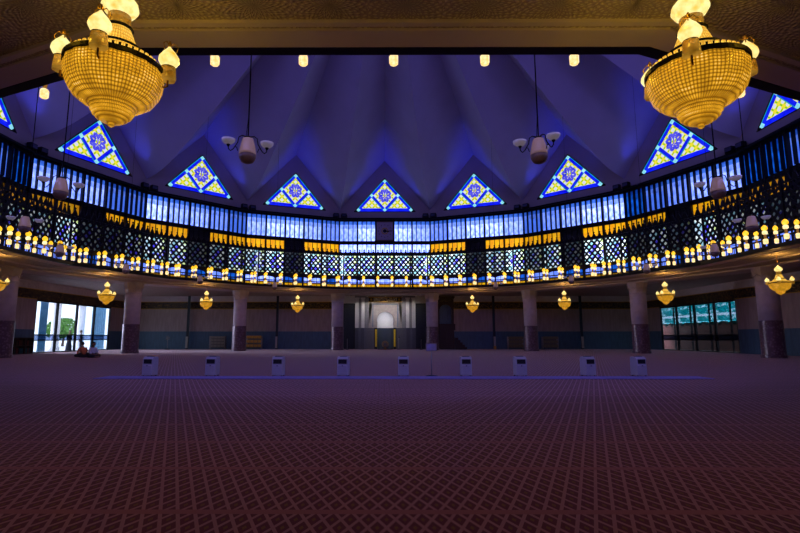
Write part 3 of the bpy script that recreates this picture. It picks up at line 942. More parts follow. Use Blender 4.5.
# ------------------------------------------------------------------ gallery railing lamps
def lamp_parts():
    P = {}
    def half(y, s):
        pr = [(.03*s, .50), (.10*s, .45), (.165*s, .32), (.185*s, .20), (.15*s, .06), (.08*s, 0)]
        return pr
    out = {}
    b = MB(); b.lathe([(.07, .0), (.15, .05), (.18, .14), (.165, .24), (.10, .32), (.03, .37)], 12); out['globe'] = b.mesh('globe', M['lamp_amber'])
    b = MB(); b.lathe([(.10, -.25), (.15, -.22), (.15, -.06), (.10, -.02)], 12); out['collar_glass'] = b.mesh('collar_glass', M['lamp_white'])
    b = MB(); b.lathe([(.06, -.54), (.08, -.40), (.06, -.28)], 8); out['stem_glass'] = b.mesh('stem_glass', M['amber_dim'])
    b = MB(); b.lathe([(.10, -.90), (.135, -.86), (.14, -.62), (.10, -.56)], 18, flute=.07, nf=9, smooth=False); out['cup'] = b.mesh('cup', M['cup_white'])
    return out
LP = lamp_parts()
b = MB()        # iron bracket: local -y points into the hall
b.tube([(0, .38, -.33), (0, .2, -.30), (0, 0, -.36), (0, -.2, -.33), (0, -.38, -.30)], .022, 5)
b.tube([(0, -.38, -.6), (0, -.38, .0)], .02, 5)
bk_me = b.mesh('bracket', M['blackiron'])
b = MB(); b.tube([(0, .34, -.5), (0, .34, 0)], .02, 5)
bk2_me = b.mesh('bracket', M['blackiron'])
ordn = ['first', 'second', 'third', 'fourth', 'fifth', 'sixth']
def rail_lamp(x, k, label, z=8.66, inner=True, short=False):
    rot = -R(22.5*k)
    base = Matrix.Rotation(rot, 3, 'Z') @ Vector((x, ap(25.9), 0))
    e = empty('gallery_lamp', (base.x, base.y, z), rot)
    tag(e, label, 'lamp', 'lamps along the gallery railing')
    mkobj('bracket', bk_me, e)
    for nm, me in LP.items():
        o = mkobj(nm, me, e, (0, -.38, 0))
        if not inner: o.scale = (.68, .68, .68)
    if inner:
        mkobj('bracket', bk2_me, e)
        for nm, me in LP.items():
            o = mkobj(nm, me, e, (0, .34, 0)); o.scale = (.82, .82, .95)
    return e
EL = 2 * 25.9 * sin(R(HA))
for k in range(-4, 5):
    for i in range(6):
        rail_lamp((i - 2.5) * 1.73, k, 'twin globe gallery railing lamp, %s from left, %s' % (ordn[i], FACE_NAME[k]))
# near side: only the lower cups hang into view
near = {8: [-3.93, -2.0, -.03, 1.93, 3.85]}
for i, x in enumerate(near[8]):
    rail_lamp(x, 8, 'small glowing cup lamp under the near beam, %s from right of the middle five' % ordn[i], z=8.13, inner=False)
for x, lab in ((-3.0, 'small glowing cup lamp on the near gallery edge, left of the large left chandelier'),
               (-1.1, 'small glowing cup lamp on the near gallery edge, behind the large left chandelier')):
    rail_lamp(x, -7, lab, z=8.13, inner=False)
for x, lab in ((3.0, 'small glowing cup lamp on the near gallery edge, right of the large right chandelier'),
               (1.1, 'small glowing cup lamp on the near gallery edge, behind the large right chandelier')):
    rail_lamp(x, 7, lab, z=8.13, inner=False)

# ------------------------------------------------------------------ crystal chandeliers under the gallery
def onion(r, h):
    return [(r*.40, 0), (r*.80, h*.10), (r, h*.28), (r*.93, h*.45), (r*.62, h*.66), (r*.30, h*.82), (r*.10, h*.94), (r*.03, h)]
CH = {}
b = MB(); prof = [(.03, -.80), (.09, -.79)]
for r_, z_ in ((.15, -.765), (.205, -.73), (.25, -.685), (.28, -.63), (.30, -.575)):     # stepped rings at the bottom
    prof += [(r_ - .03, z_ - .024), (r_, z_ - .010), (r_, z_ + .010), (r_ - .015, z_ + .018)]
prof += [(.33, -.54), (.42, -.51), (.51, -.44), (.58, -.34), (.62, -.22), (.635, -.10), (.63, -.02)]
b.lathe(prof, 56, cap=True, flute=.012, nf=18)
CH['crystal_bowl'] = (b.mesh('crystal_bowl', M['crystal']))
b = MB(); b.lathe([(.015, -.86), (.045, -.84), (.035, -.80), (.02, -.78)], 10); CH['finial'] = b.mesh('finial', M['crystal'])
b = MB(); b.lathe([(.63, -.03), (.655, -.02), (.655, .04), (.60, .05), (.52, .05)], 48, smooth=False); b.lathe([(.54, .05), (.56, .13), (.50, .13)], 48, smooth=False)
CH['rim'] = b.mesh('rim', M['dark'])
b = MB()
for i in range(44):
    a = 2*pi*i/44; rot = Matrix.Rotation(a, 3, 'Z')
    b.box(.545, .580, -.022, .022, .05, .125, 0, rot)
CH['rim_beads'] = b.mesh('rim_beads', M['crystal_up'])
b = MB(); b.lathe([(.48, .06), (.44, .14), (.38, .22), (.33, .29)], 32); CH['lower_tier'] = b.mesh('lower_tier', M['crystal_up'])
b = MB(); b.lathe([(.35, .27), (.36, .30), (.30, .32)], 32); b.lathe([(.185, .60), (.20, .62), (.19, .64)], 24); CH['tier_ring'] = b.mesh('tier_ring', M['dark'])
b = MB(); b.lathe([(.29, .31), (.25, .40), (.21, .50), (.17, .60)], 28); CH['upper_tier'] = b.mesh('upper_tier', M['crystal_up'])
b = MB(); b.lathe([(.15, .63), (.155, .82)], 20); CH['neck'] = b.mesh('neck', M['cup_glass'])
b = MB(); b.lathe([(r_, .82 + z_) for r_, z_ in onion(.25, .46)], 20); CH['crown_globe'] = b.mesh('crown_globe', M['onion'])
b = MB(); b.tube([(0, 0, 1.2), (0, 0, 2.10)], .018, 6); b.lathe([(.12, 2.06), (.12, 2.10)], 12); CH['hanging_rod'] = b.mesh('hanging_rod', M['brass'])
ARM = {}
ADZ = -.17
b = MB(); b.tube([(.60, 0, .0), (.65, 0, -.03), (.70, 0, -.01), (.70, 0, .12), (.70, 0, .62)], .016, 5)
for q in (-1, 0, 1):
    a = q * 2.1
    b.tube([(.70, 0, .60), (.70 + .06*cos(a), .06*sin(a), .66), (.70 + .12*cos(a), .12*sin(a), .60), (.70 + .10*cos(a), .10*sin(a), .52)], .008, 4)
b.lathe([(.012, .60), (.03, .64), (.012, .69)], 6, (.70, 0, 0)); b.lathe([(.012, .26), (.10, .28), (.012, .30)], 14, (.70, 0, 0)); ARM['arm'] = b.mesh('arm', M['brass'])
b = MB(); b.lathe([(r_, .29 + z_) for r_, z_ in onion(.145, .33)], 16, (.70, 0, 0)); ARM['globe'] = b.mesh('globe', M['onion'])
b = MB(); b.lathe([(.105, .08), (.11, .10), (.095, .27)], 14, (.70, 0, 0), flute=.05, nf=7); ARM['cup'] = b.mesh('cup', M['cup_glass'])
def chandelier(loc, rz, label, power=0, narm=4):
    e = empty('chandelier', loc, rz)
    tag(e, label, 'chandelier', 'crystal chandeliers under the gallery')
    for nm, me in CH.items(): mkobj(nm, me, e)
    for i in range(narm):
        a = 2*pi*i/narm
        s_ = mkobj('arm', ARM['arm'], e, (0, 0, ADZ), a)
        mkobj('globe', ARM['globe'], s_); mkobj('cup', ARM['cup'], s_)
    return e
ZR = 5.45
chand = [(-1, 'small lit chandelier hanging one bay left of the prayer niche'), (1, 'small lit chandelier hanging one bay right of the prayer niche'),
         (-2, 'lit chandelier hanging second bay left of the prayer niche'), (2, 'lit chandelier hanging second bay right of the prayer niche'),
         (-3, 'lit chandelier hanging over the bright glass doors, beside the column'), (3, 'lit chandelier hanging before the teal glass doors'),
         (-4, 'lit chandelier half cut off at the left edge of the view'), (4, 'lit chandelier in front of the large right column')]
for k, lab in chand:
    p = pol(27.7, 22.5*k, ZR)
    chandelier(p, R(12 * k), lab)
    lamp('chandelier_light', 'POINT', pol(27.7, 22.5*k, 6.9), 60, (1.0, 0.50, 0.10), shadow_soft_size=.25)
CHL, CHR = (-4.0, -28.50, ZR), (4.27, -28.42, ZR)
chandelier(CHL, R(12), 'large crystal chandelier glowing amber overhead on the left')
chandelier(CHR, R(-6), 'large crystal chandelier glowing amber overhead on the right', narm=3)
for c in (CHL, CHR):
    for i in range(4):
        a = pi/4 + pi/2*i
        lamp('chandelier_light', 'POINT', (c[0] + 1.05*cos(a), c[1] + 1.05*sin(a), c[2] + .5), 13.0, (1.0, 0.56, 0.03), shadow_soft_size=.12)

# ------------------------------------------------------------------ pendant lamps hung from the dome
PN = {}
b = MB(); b.lathe([(.09, .33), (.16, .30), (.21, .12), (.25, -.12), (.26, -.20)], 20); PN['shade'] = b.mesh('shade', M['frosted'])
b = MB(); b.lathe([(.26, -.20), (.245, -.32), (.18, -.43), (.06, -.48)], 20); PN['shade_bowl'] = b.mesh('shade_bowl', M['frosted_band'])
b = MB(); b.lathe([(.10, .32), (.13, .35), (.03, .40)], 12)
PN['cap'] = b.mesh('cap', M['blackiron'])
b = MB(); b.tube([(.0, 0, .36), (.18, 0, .40), (.27, 0, .34), (.30, 0, .16), (.38, 0, .02), (.43, 0, -.06), (.50, 0, -.12), (.56, 0, -.06), (.57, 0, .04)], .018, 5)
b.tube([(.38, 0, .02), (.33, 0, .02), (.29, 0, -.10)], .014, 5)
b.lathe([(.02, .0), (.05, .05), (.06, .08)], 8, (0.57, 0, 0))
parm = b.mesh('arm', M['blackiron'])
b = MB(); b.lathe([(.04, .07), (.12, .10), (.19, .17), (.205, .24), (.19, .24)], 16, (0.57, 0, 0)); pbowl = b.mesh('bowl_shade', M['bowl_shade'])
def dome_z(rad): 
    best = 30
    for i in range(61):
        r_, z_ = interp(valley, i / 60)
        if r_ >= rad: best = z_
    return best
pend = [(-168.1, 7.38, 'left of centre, nearest under the dome', 2, 0.0), (167.5, 7.38, 'right of centre, nearest under the dome', 3, 18.0),
        (-144.3, 7.25, 'in front of the blue windows at left, second nearest', 2, 10), (144.3, 7.25, 'in front of the blue windows at right, second nearest', 2, -10),
        (-122.6, 7.20, 'in front of the lattice at the left edge', 2, 0), (122.4, 7.20, 'in front of the lattice at the right edge', 2, 0),
        (-101.25, 7.15, 'before the railing lamps near the left column', 2, 0), (101.25, 7.15, 'before the railing lamps near the right column', 2, 0),
        (-78.75, 7.1, 'over the bright glass doors', 2, 0), (78.75, 7.1, 'over the teal glass doors', 2, 0),
        (-56.25, 7.1, 'two columns left of the prayer niche', 2, 0), (56.25, 7.1, 'two columns right of the prayer niche', 2, 0),
        (-33.75, 7.1, 'far off, left of the clock', 2, 0), (33.75, 7.1, 'far off, right of the clock', 2, 0)]
for a, z, lab, na, tw in pend:
    p = pol(21.0, a, z)
    rr = .022 if abs(a) > 120 else .010
    # arms spread sideways as seen from the entrance
    base_rot = math.atan2(p.y + 35.13, p.x + .2) + pi/2
    e = empty('pendant_lamp', p, base_rot + R(tw))
    tag(e, 'unlit barrel shaped pendant lamp, ' + lab, 'lamp', 'pendant lamps under the dome')
    for nm, me in PN.items(): mkobj(nm, me, e)
    zt = dome_z(21.0) - z + .6
    b = MB(); b.tube([(0, 0, .38), (0, 0, zt)], rr, 5); b.tube([(.06, .02, .38), (0.01, 0, 1.0)], .01, 4); b.build('hanging_rod', M['blackiron'], e)
    for i in range(na):
        s_ = mkobj('arm', parm, e, (0, 0, 0), (pi * i if na == 2 else 2*pi*i/3))
        mkobj('bowl_shade', pbowl, s_)

# ------------------------------------------------------------------ mihrab (prayer niche) on the far wall
e = empty('mihrab', (0.08, YW - .9, 0))
tag(e, 'white marble prayer niche with rounded arch and gold trim on the far wall', 'prayer niche')
def arch_pts(r_, cz, z0, n=20, horseshoe=.35):
    pts = []
    a0 = -horseshoe; a1 = pi + horseshoe
    for i in range(n + 1):
        a = a0 + (a1 - a0) * i / n
        pts.append((r_*cos(a), cz + r_*sin(a)))
    return pts
b = MB()
ro = 1.18; cz = 4.05
W2, H2 = 2.35, 6.45
ap_ = arch_pts(ro, cz, 0)
open_pts = [(1.15, 0), (1.15, 2.9)] + [q for q in ap_] + [(-1.15, 2.9), (-1.15, 0)]
# front slab as strips: left, right, and fan over the arch
b.prism([(-W2, 2.95), (-1.15, 2.95), (-1.15, 3.4), (-W2, 3.4)], 0, .3)
b.prism([(1.15, 2.95), (W2, 2.95), (W2, 3.4), (1.15, 3.4)], 0, .3)
for i in range(len(ap_) - 1):
    (x0, z0), (x1, z1) = ap_[i], ap_[i+1]
    def outp(x, z):
        dx, dz = x, z - cz
        t = min((W2 / abs(dx)) if abs(dx) > 1e-5 else 99, ((H2 - cz) / dz) if dz > 1e-5 else 99, ((3.4 - cz) / dz) if dz < -1e-5 else 99)
        return (dx*t, cz + dz*t)
    q0, q1 = outp(x0, z0), outp(x1, z1)
    b.prism([(x0, z0), q0, q1, (x1, z1)], 0, .3)
b.prism([(W2, H2), (W2, 6.6), (-W2, 6.6), (-W2, H2)], 0, .3)
b.prism([(W2, 3.4), (W2, H2), (1.7, H2)], 0.0, .3); b.prism([(-W2, 3.4), (-1.7, H2), (-W2, H2)], 0.0, .3)
b.prism([(1.1, 3.4), (W2, 3.4), (W2, 3.6), (1.13, 3.6)], 0.0, .3); b.prism([(-1.1, 3.4), (-1.13, 3.6), (-W2, 3.6), (-W2, 3.4)], 0.0, .3)
b.build('arch_surround', simple('carved_tan_marble', (0.42, 0.38, 0.36), 0.6, scale=3, bump=.6, bscale=10), e)
b = MB(); n = 16
vs = []; fs = []
for j, z in enumerate((0.0, 2.95)):
    for i in range(n + 1):
        a = pi * i / n; vs.append((1.15*cos(a), .3 + .75*sin(a), z))
for i in range(n): fs.append((i, n+1+i, n+2+i, i+1))
b.add(vs, fs, 0, True)
b.build('niche_base', simple('dark_blue_marble', (0.05, 0.07, 0.10), 0.3), e)
b = MB(); vs = []; fs = []; m_ = 10
b.lathe([(1.30*cos(pi/2*j/m_), 0) for j in range(1)], 3) if False else None
for j in range(m_ + 1):
    ph = pi/2 * j / m_
    for i in range(n + 1):
        a = pi * i / n
        vs.append((1.28*cos(a)*cos(ph), .28 + .75*sin(a)*cos(ph), cz + 1.28*sin(ph)))
for j in range(m_):
    for i in range(n): fs.append((j*(n+1)+i, (j+1)*(n+1)+i, (j+1)*(n+1)+i+1, j*(n+1)+i+1))
for j, z in enumerate((2.95, cz)):
    for i in range(n + 1):
        a = pi * i / n; vs.append((1.28*cos(a), .28 + .75*sin(a), z))
o_ = (m_+1)*(n+1)
for i in range(n): fs.append((o_+i, o_+n+1+i, o_+n+2+i, o_+i+1))
b.add(vs, fs, 0, True); b.build('niche_vault', simple('pale_fluted_marble', (0.75, 0.76, 0.78), 0.4, vary=.08, scale=4, stretch=(6, 1, 1)), e)
lamp('niche_light', 'POINT', (0.08, YW - .78, 4.2), 17, (0.95, 0.95, 1.0), shadow_soft_size=.15)
b = MB()
for s_ in (-1, 1):
    b.box(s_*1.75 - .07, s_*1.75 + .07, -.05, 0, 3.1, 6.35)
b.box(-1.82, 1.82, -.05, 0, 6.22, 6.35); b.build('inlay_band', simple('blue_grey_inlay', (0.16, 0.22, 0.32), 0.5), e)
gs_mat = simple('polished_gold_strip', (0.75, 0.55, 0.02), 0.4)
for s_ in (-1, 1):
    b = MB(); b.box(s_*1.30 - .13, s_*1.30 + .13, -.10, -.02, .35, 2.75); b.build('gold_strip', gs_mat, e)
b = MB()
for s_ in (-1, 1):
    b.box(*(sorted((s_*1.16, s_*1.55))), -.03, .25, 0, 2.95)
b.build('dark_jamb', M['black'], e)
def pale_script():
    m, nt, ln, p = mat('pale_script_panel')
    tc = N(nt, 'ShaderNodeTexCoord'); no = N(nt, 'ShaderNodeTexNoise'); no.inputs['Scale'].default_value = 4.0; no.inputs['Detail'].default_value = 2; no.inputs['Distortion'].default_value = 1.2
    ln.new(tc.outputs['Object'], no.inputs['Vector'])
    rp_ = ramp(nt, [(0.44, (0.62, 0.58, 0.38)), (0.48, (0.02, 0.02, 0.02)), (0.54, (0.02, 0.02, 0.02)), (0.58, (0.60, 0.48, 0.20))])
    ln.new(no.outputs[0], rp_.inputs[0]); ln.new(rp_.outputs[0], p.inputs['Base Color'])
    return m
b = MB(); b.box(-2.3, 2.3, -.08, .1, 6.66, 7.22); b.build('script_panel', pale_script(), e)
b = MB()
for x0, x1 in ((-2.3, -1.66), (1.66, 2.3)):
    b.box(x0, x1, -.10, -.02, 6.66, 7.22)
b.build('script_panel_end', M['black'], e)
b = MB()
for x0 in (-2.13, 1.83): 
    b.box(x0, x0 + .30, -.12, -.08, 6.79, 7.09)
b.build('gold_square', M['gold'], e)
b = MB(); b.box(-2.38, 2.38, -.05, .3, 6.56, 6.68); b.box(-2.38, 2.38, -.05, .3, 7.20, 7.32); b.build('panel_frame', M['gold'], e)
lw_mat = simple('grey_marble_base', (0.10, 0.105, 0.125), 0.45)
for s_ in (-1, 1):
    b = MB(); b.box(*sorted((s_*1.55, s_*4.25)), .0, .3, 0, 2.95); b.build('lower_wall', lw_mat, e)
b = MB(); 
for s_ in (-1, 1): b.box(*sorted((s_*W2, s_*4.25)), .25, .4, 2.95, ZT - .4)
b.box(-W2, W2, .02, .3, 6.6, ZT - .4)
b.build('upper_wall', simple('shaded_grey_marble', (0.26, 0.26, 0.28), .6), e)
pb_mat = simple('slate_marble_base', (0.07, 0.075, 0.095), 0.4)
for s_ in (-1, 1):
    for xc, wd_ in ((4.0, .25), (3.15, .22)):
        b = MB(); b.box(s_*xc - wd_, s_*xc + wd_, -.25, .05, 2.95, 7.0); b.box(s_*xc - wd_ - .08, s_*xc + wd_ + .08, -.33, .05, 7.0, 7.2)
        b.build('pilaster', M['white'], e)
        b = MB(); b.box(s_*xc - wd_ - .02, s_*xc + wd_ + .02, -.27, .05, 0, 2.95); b.build('pilaster_base', pb_mat, e)
# white lintel above the dark doorways
for i, s_ in enumerate((-1, 1)):
    e = empty('door_%d' % (i + 1), (s_*5.6, YW - .35, 0))
    tag(e, 'tall dark doorway beside the prayer niche on the ' + ('left' if s_ < 0 else 'right'), kind='structure')
    b = MB(); b.box(-1.35, 1.35, -.1, .2, 6.45, ZT - .4); b.box(*sorted((s_*1.35, s_*1.15)), -.1, .2, 0, 6.45); b.build('door_frame', M['white'], e)
    b = MB(); b.box(-1.2, 1.2, .12, .2, 0, 6.45)
    for j in (-1, 0, 1): b.box(j*.6-.02, j*.6+.02, .09, .12, 0, 6.45)
    b.build('door_leaf', simple('deep_blue_door', (0.012, 0.020, 0.035), 0.5), e)
# small spotlights above the niche
for i, x in enumerate((-4.6, -2.4, 0.1, 2.4, 4.6)):
    e = empty('spotlight', (x, YW - 3.0, Z_SOF - .16))
    tag(e, 'small ceiling spotlight above the prayer niche, %s from the left' % ordn[i], 'spotlight', 'spotlights above the prayer niche')
    b = MB(); b.lathe([(.10, -.10), (.12, .0), (.12, .16)], 12); b.build('housing', M['steel'], e)
    b = MB(); b.lathe([(.09, -.115), (.09, -.10)], 12); b.build('lens', M['lamp_white'] if i in (1, 2) else M['cup_white'], e)
    o = lamp('spotlight_beam', 'SPOT', (x, YW - 3.0, Z_SOF - .32), (50, 200, 230, 200, 50)[i], (1.0, 0.93, 0.86), spot_size=R(85), spot_blend=.7, shadow_soft_size=.05)
    aim(o, (x * .9, YW - .6, 4.2))

# ------------------------------------------------------------------ dark carved pulpit at the right of the niche
e = empty('pulpit', (8.45, YW - 1.3, 0))
tag(e, 'tall dark carved wooden pulpit with an arched opening right of the prayer niche', 'pulpit')
b = MB()
b.box(-1.15, -.85, -.6, .9, 0, 7.2); b.box(.85, 1.15, -.6, .9, 0, 7.2); b.box(-1.15, 1.15, .7, .9, 0, 7.2)
b.build('side_post', M['darkwood'], e)
b = MB()
for i in range(12):
    a0, a1 = pi*i/12, pi*(i+1)/12
    x0, z0, x1, z1 = -.85*cos(a0), 5.3 + .85*sin(a0)*1.05, -.85*cos(a1), 5.3 + .85*sin(a1)*1.05
    b.prism([(x0, z0), (x1, z1), (x1, 7.2), (x0, 7.2)], -.6, -.45)
b.build('arch', M['darkwood'], e)
b = MB(); b.box(-1.3, 1.3, -.7, .95, 7.1, 7.35); b.box(-1.2, 1.2, -.65, .9, 6.95, 7.1); b.build('cornice', M['darkwood'], e)
b = MB(); b.box(-.7, .7, -.64, -.60, 6.55, 6.85); b.build('script_panel', M['frieze'], e)
b = MB(); b.box(-1.25, 1.3, -.75, .8, 2.6, 3.5)
for i in range(6): b.box(-1.1 + i*.38, -.85 + i*.38, -.79, -.75, 2.75, 3.35)
b.build('balcony_panel', M['darkwood'], e)
b = MB(); b.box(-.85, .85, .3, .5, 3.4, 6.2); b.build('back_panel', M['slate'], e)
b = MB(); b.box(-1.1, 1.1, -.55, .75, 0, 2.6)
for s_ in (-.5, .5): b.box(s_-.38, s_+.38, -.59, -.55, .3, 2.3)
b.build('lower_body', M['darkwood'], e)
b = MB()
for i in range(5): b.box(1.3, 2.9 - i*.30, -.5, .7, i*.32, (i+1)*.32)
b.build('stair', M['darkwood'], e)

# ------------------------------------------------------------------ shelf racks
def rack(x, w_, h_, shelf, label, rows, y=YW - 1.2):
    e = empty('shelf_rack', (x, y, 0)); tag(e, label, 'rack', 'low racks along the far wall')
    for s_ in (-1, 1):
        for yy in (-.25, .25):
            b = MB(); b.tube([(s_*w_/2, yy, 0), (s_*w_/2, yy, h_)], .06, 8); b.lathe([(.075, 0), (.04, .09)], 8, (s_*w_/2, yy, h_)); b.build('post', M['steel'], e)
    for i in range(rows):
        z = .35 + (h_ - .55) * i / max(1, rows - 1)
        b = MB(); b.box(-w_/2, w_/2, -.25, .25, z - .04, z); b.box(-w_/2, w_/2, -.30, -.26, z, z + (h_/rows)*.55)
        b.build('shelf', shelf, e)
    b = MB(); b.box(-w_/2, w_/2, .22, .26, .2, h_ - .1)
    for j in range(1, 4): b.box(-w_/2 + w_*j/4 - .03, -w_/2 + w_*j/4 + .03, -.32, -.29, .2, h_ - .1)
    b.build('back_panel', M['greywood'], e)
rack(-23.3, 2.1, 1.75, simple('pale_grey_slats', (0.30, 0.30, 0.25), 0.6), 'grey slatted shelf rack left of the column, under the far left wall', 4)
rack(-18.2, 2.1, 1.75, M['amber_shelf'], 'shelf rack with bright yellow wooden shelves right of the left column', 3)
rack(18.2, 2.1, 1.65, simple('olive_slats', (0.20, 0.18, 0.11), 0.6), 'olive brown shelf rack left of the column on the right side', 3)
rack(23.0, 2.1, 1.65, simple('pale_olive_slats', (0.24, 0.22, 0.14), 0.6), 'olive brown shelf rack right of the column on the right side', 3)

# slim dark posts with a pale box at the foot
for x, lab in ((-27.8, 'left of the grey shelf rack'), (-15.2, 'between the yellow rack and the dark doorway'),
               (15.4, 'between the pulpit and the first rack on the right'), (27.7, 'beyond the two racks on the right')):
    e = empty('service_post', (x, YW - .65, 0)); tag(e, 'slim dark wall post, ' + lab, 'post', 'slim posts on the far wall')
    b = MB(); b.box(-.16, .16, -.1, .1, 0, Z_SOF - .02); b.build('post', simple('dark_teal_post', (0.012, 0.03, 0.045), .5), e)
    b = MB(); b.box(-.13, .13, -.3, -.1, .15, 1.75); b.build('sleeve', simple('pale_sleeve', (0.45, 0.44, 0.40), .5), e)
    if x == 15.4:
        b = MB(); b.box(-.16, .16, -.34, -.05, 0, .45); b.build('yellow_foot', M['amber_shelf'], e)
for x in (-26.9,):
    pass

# stand fans and microphone stands
def stand_fan(x, y, label):
    e = empty('stand_fan', (x, y, 0)); tag(e, label, 'fan')
    b = MB(); b.lathe([(.36, 0), (.34, .05), (.05, .09)], 16); b.build('base', M['dark'], e)
    b = MB(); b.tube([(0, 0, .05), (0, 0, 1.45)], .035, 6); b.build('pole', M['steel'], e)
    b = MB()
    for i in range(14):
        a = 2*pi*i/14
        b.tube([(0, -.14, 1.55), (.22*cos(a), -.16, 1.55 + .22*sin(a)), (.34*cos(a), -.06, 1.55 + .34*sin(a)), (.22*cos(a), .06, 1.55 + .22*sin(a))], .010, 4)
    b.build('cage', M['steel'], e)
    b = MB()
    for i in range(3):
        a = 2*pi*i/3
        b.add([(0, -.04, 1.55), (.28*cos(a-.4), -.07, 1.55 + .28*sin(a-.4)), (.30*cos(a+.1), -.05, 1.55 + .30*sin(a+.1)), (.22*cos(a+.5), -.03, 1.55 + .22*sin(a+.5))], [(0, 1, 2, 3)])
    b.lathe([(.06, 0), (.06, .1)], 8, (0, 0, 1.5)); b.build('blades', M['greywood'], e)
stand_fan(-30.2, YW - 1.5, 'thin stand fan at the far left of the far wall')
def mic_stand(x, y, h_, label):
    e = empty('microphone_stand', (x, y, 0)); tag(e, label, 'microphone stand')
    b = MB(); b.lathe([(.22, 0), (.20, .04), (.04, .07)], 14); b.build('base', M['dark'], e)
    b = MB(); b.tube([(0, 0, .05), (0, 0, h_), (0.08, -.25, h_ + .12)], .03, 6); b.build('pole', M['steel'], e)
    b = MB(); b.lathe([(.04, 0), (.07, .06), (.07, .14), (.02, .18)], 8, (.08, -.27, h_ + .08)); b.build('microphone', M['blackiron'], e)
mic_stand(6.9, YW - 3.5, 1.75, 'thin microphone stand in front of the dark pulpit')
mic_stand(4.9, YW - 3.5, 1.3, 'short microphone stand by the doorway right of the prayer niche')
mic_stand(-5.0, YW - 4.4, 1.4, 'short microphone stand by the column left of the prayer niche')
mic_stand(1.9, YW - 2.4, 1.5, 'pale microphone stand just right of the gold strip of the niche')

# low rug and round drum stand before the niche
e = empty('prayer_rug', (0.05, YW - 3.1, 0)); tag(e, 'small dark red rug laid before the prayer niche', 'rug')
b = MB(); b.bbox(-1.0, 1.0, -.7, .7, 0.002, .05, .01); b.build('rug_body', M['rug'], e)
b = MB(); b.box(-.85, .85, -.55, .55, .05, .055); b.build('rug_border', M['brown'], e)
e = empty('round_stand', (0.05, YW - 3.1, .056)); tag(e, 'small round ringed stand on the dark red rug before the niche', 'stand')
b = MB(); b.lathe([(.30, 0), (.26, .05), (.08, .09), (.08, .25)], 16); b.build('base', M['brass'], e)
b = MB()
for r_ in (.42, .26):
    b.tube([(r_*cos(2*pi*i/20), -.02, .66 + r_*sin(2*pi*i/20)) for i in range(21)], .04, 5)
b.build('ring', M['brass'], e)
b = MB(); b.lathe([(.36, -.02), (.36, .02)], 20); b.v = [(x, z, y + .66) for x, y, z in b.v]; b.build('disc', M['greywood'], e)

# bookcase on the left wall, small console on the right wall
e = empty('bookcase', (-XW + .45, 14.6, 0), R(90)); tag(e, 'low dark bookcase with books against the left wall', 'bookcase')
b = MB(); b.box(-2.0, 2.0, -.35, .35, 0, .08); b.box(-2.0, 2.0, -.35, .35, 1.55, 1.63); b.box(-2.0, 2.0, -.35, .35, .78, .84)
for x in (-2.0, -.7, .7, 1.92): b.box(x, x + .08, -.35, .35, 0, 1.6)
b.box(-2.0, 2.0, -.35, -.30, 0, 1.6); b.v = [(x, -y, z) for x, y, z in b.v]; b.f = [f[::-1] for f in b.f]; b.build('case', M['darkwood'], e)
bc = [simple('book_cloth_%s' % n_, c, .7) for n_, c in (('red', (.16, .02, .02)), ('teal', (.02, .10, .11)), ('brown', (.10, .04, .02)), ('black', (.01, .01, .012)))]
x = -1.85; bi_ = 0
bk_me_s = []
for m_ in bc:
    b = MB(); b.bbox(-.05, .05, -.22, .22, 0, .55, .01); bk_me_s.append(b.mesh('book', m_))
for row, z in enumerate((.085, .845)):
    x = -1.82; c_ = 0
    while x < 1.80:
        if not (-.80 < x < -.55 or .60 < x < .86):
            o = mkobj('book', bk_me_s[random.randrange(4)], None, None)
            p = Matrix.Rotation(R(90), 3, 'Z') @ Vector((x, -.05, z))
            o.location = Vector((-XW + .45, 14.6, 0)) + p; o.rotation_euler = (0, 0, R(90))
            o.scale = (1, 1, random.uniform(.8, 1.05))
            tag(o, 'thin upright book on the %s shelf of the low dark bookcase' % ('lower' if row == 0 else 'upper'), 'book', 'books on the %s shelf of the bookcase' % ('lower' if row == 0 else 'upper'))
        x += .16; c_ += 1

# ------------------------------------------------------------------ glass doors left and right
def glass_doors(n_, sx, label):
    e = empty('door_%d' % n_, (sx * (XW + .12), DY0, 0)); tag(e, label, kind='structure')
    Lg = DY1 - DY0; np_ = 4
    b = MB()
    b.box(-.08, .08, 0, Lg, DZ, DZ + .15); b.box(-.08, .08, 0, Lg, 0, .12)
    for i in range(np_ + 1):
        y = Lg * i / np_; b.box(-.10, .10, max(0, y - .12), min(Lg, y + .12), 0, DZ)
    b.build('door_frame', M['blackiron'], e)
    b = MB(); b.box(-.10, .10, 0, Lg, 1.86, 1.98); b.box(-.10, .10, 0, Lg, 1.28, 1.38); b.build('push_rail', M['blackiron'], e)
    b = MB(); b.box(-.05, .05, .1, Lg - .1, 1.38, 1.86); b.build('rail_panel', glass_mat('frosted_band_%d' % n_, (0.42, 0.48, 0.62) if sx < 0 else (0.30, 0.36, 0.50)), e)
    gl = M['glass_clear'] if sx < 0 else M['glass_smoke']
    for i in range(np_):
        b = MB(); y0, y1 = Lg*i/np_ + .1, Lg*(i+1)/np_ - .1
        if sx < 0: b.box(-.01, .01, y0, y1, .1, DZ)
        else: b.box(-.01, .01, y0, y1, .1, DZ)
        b.build('glass_pane', gl, e)
    return e
dl = glass_doors(3, -1, 'wide bright glass doors in the left wall, daylight outside')
dr = glass_doors(4, 1, 'wide teal tinted glass doors in the right wall')
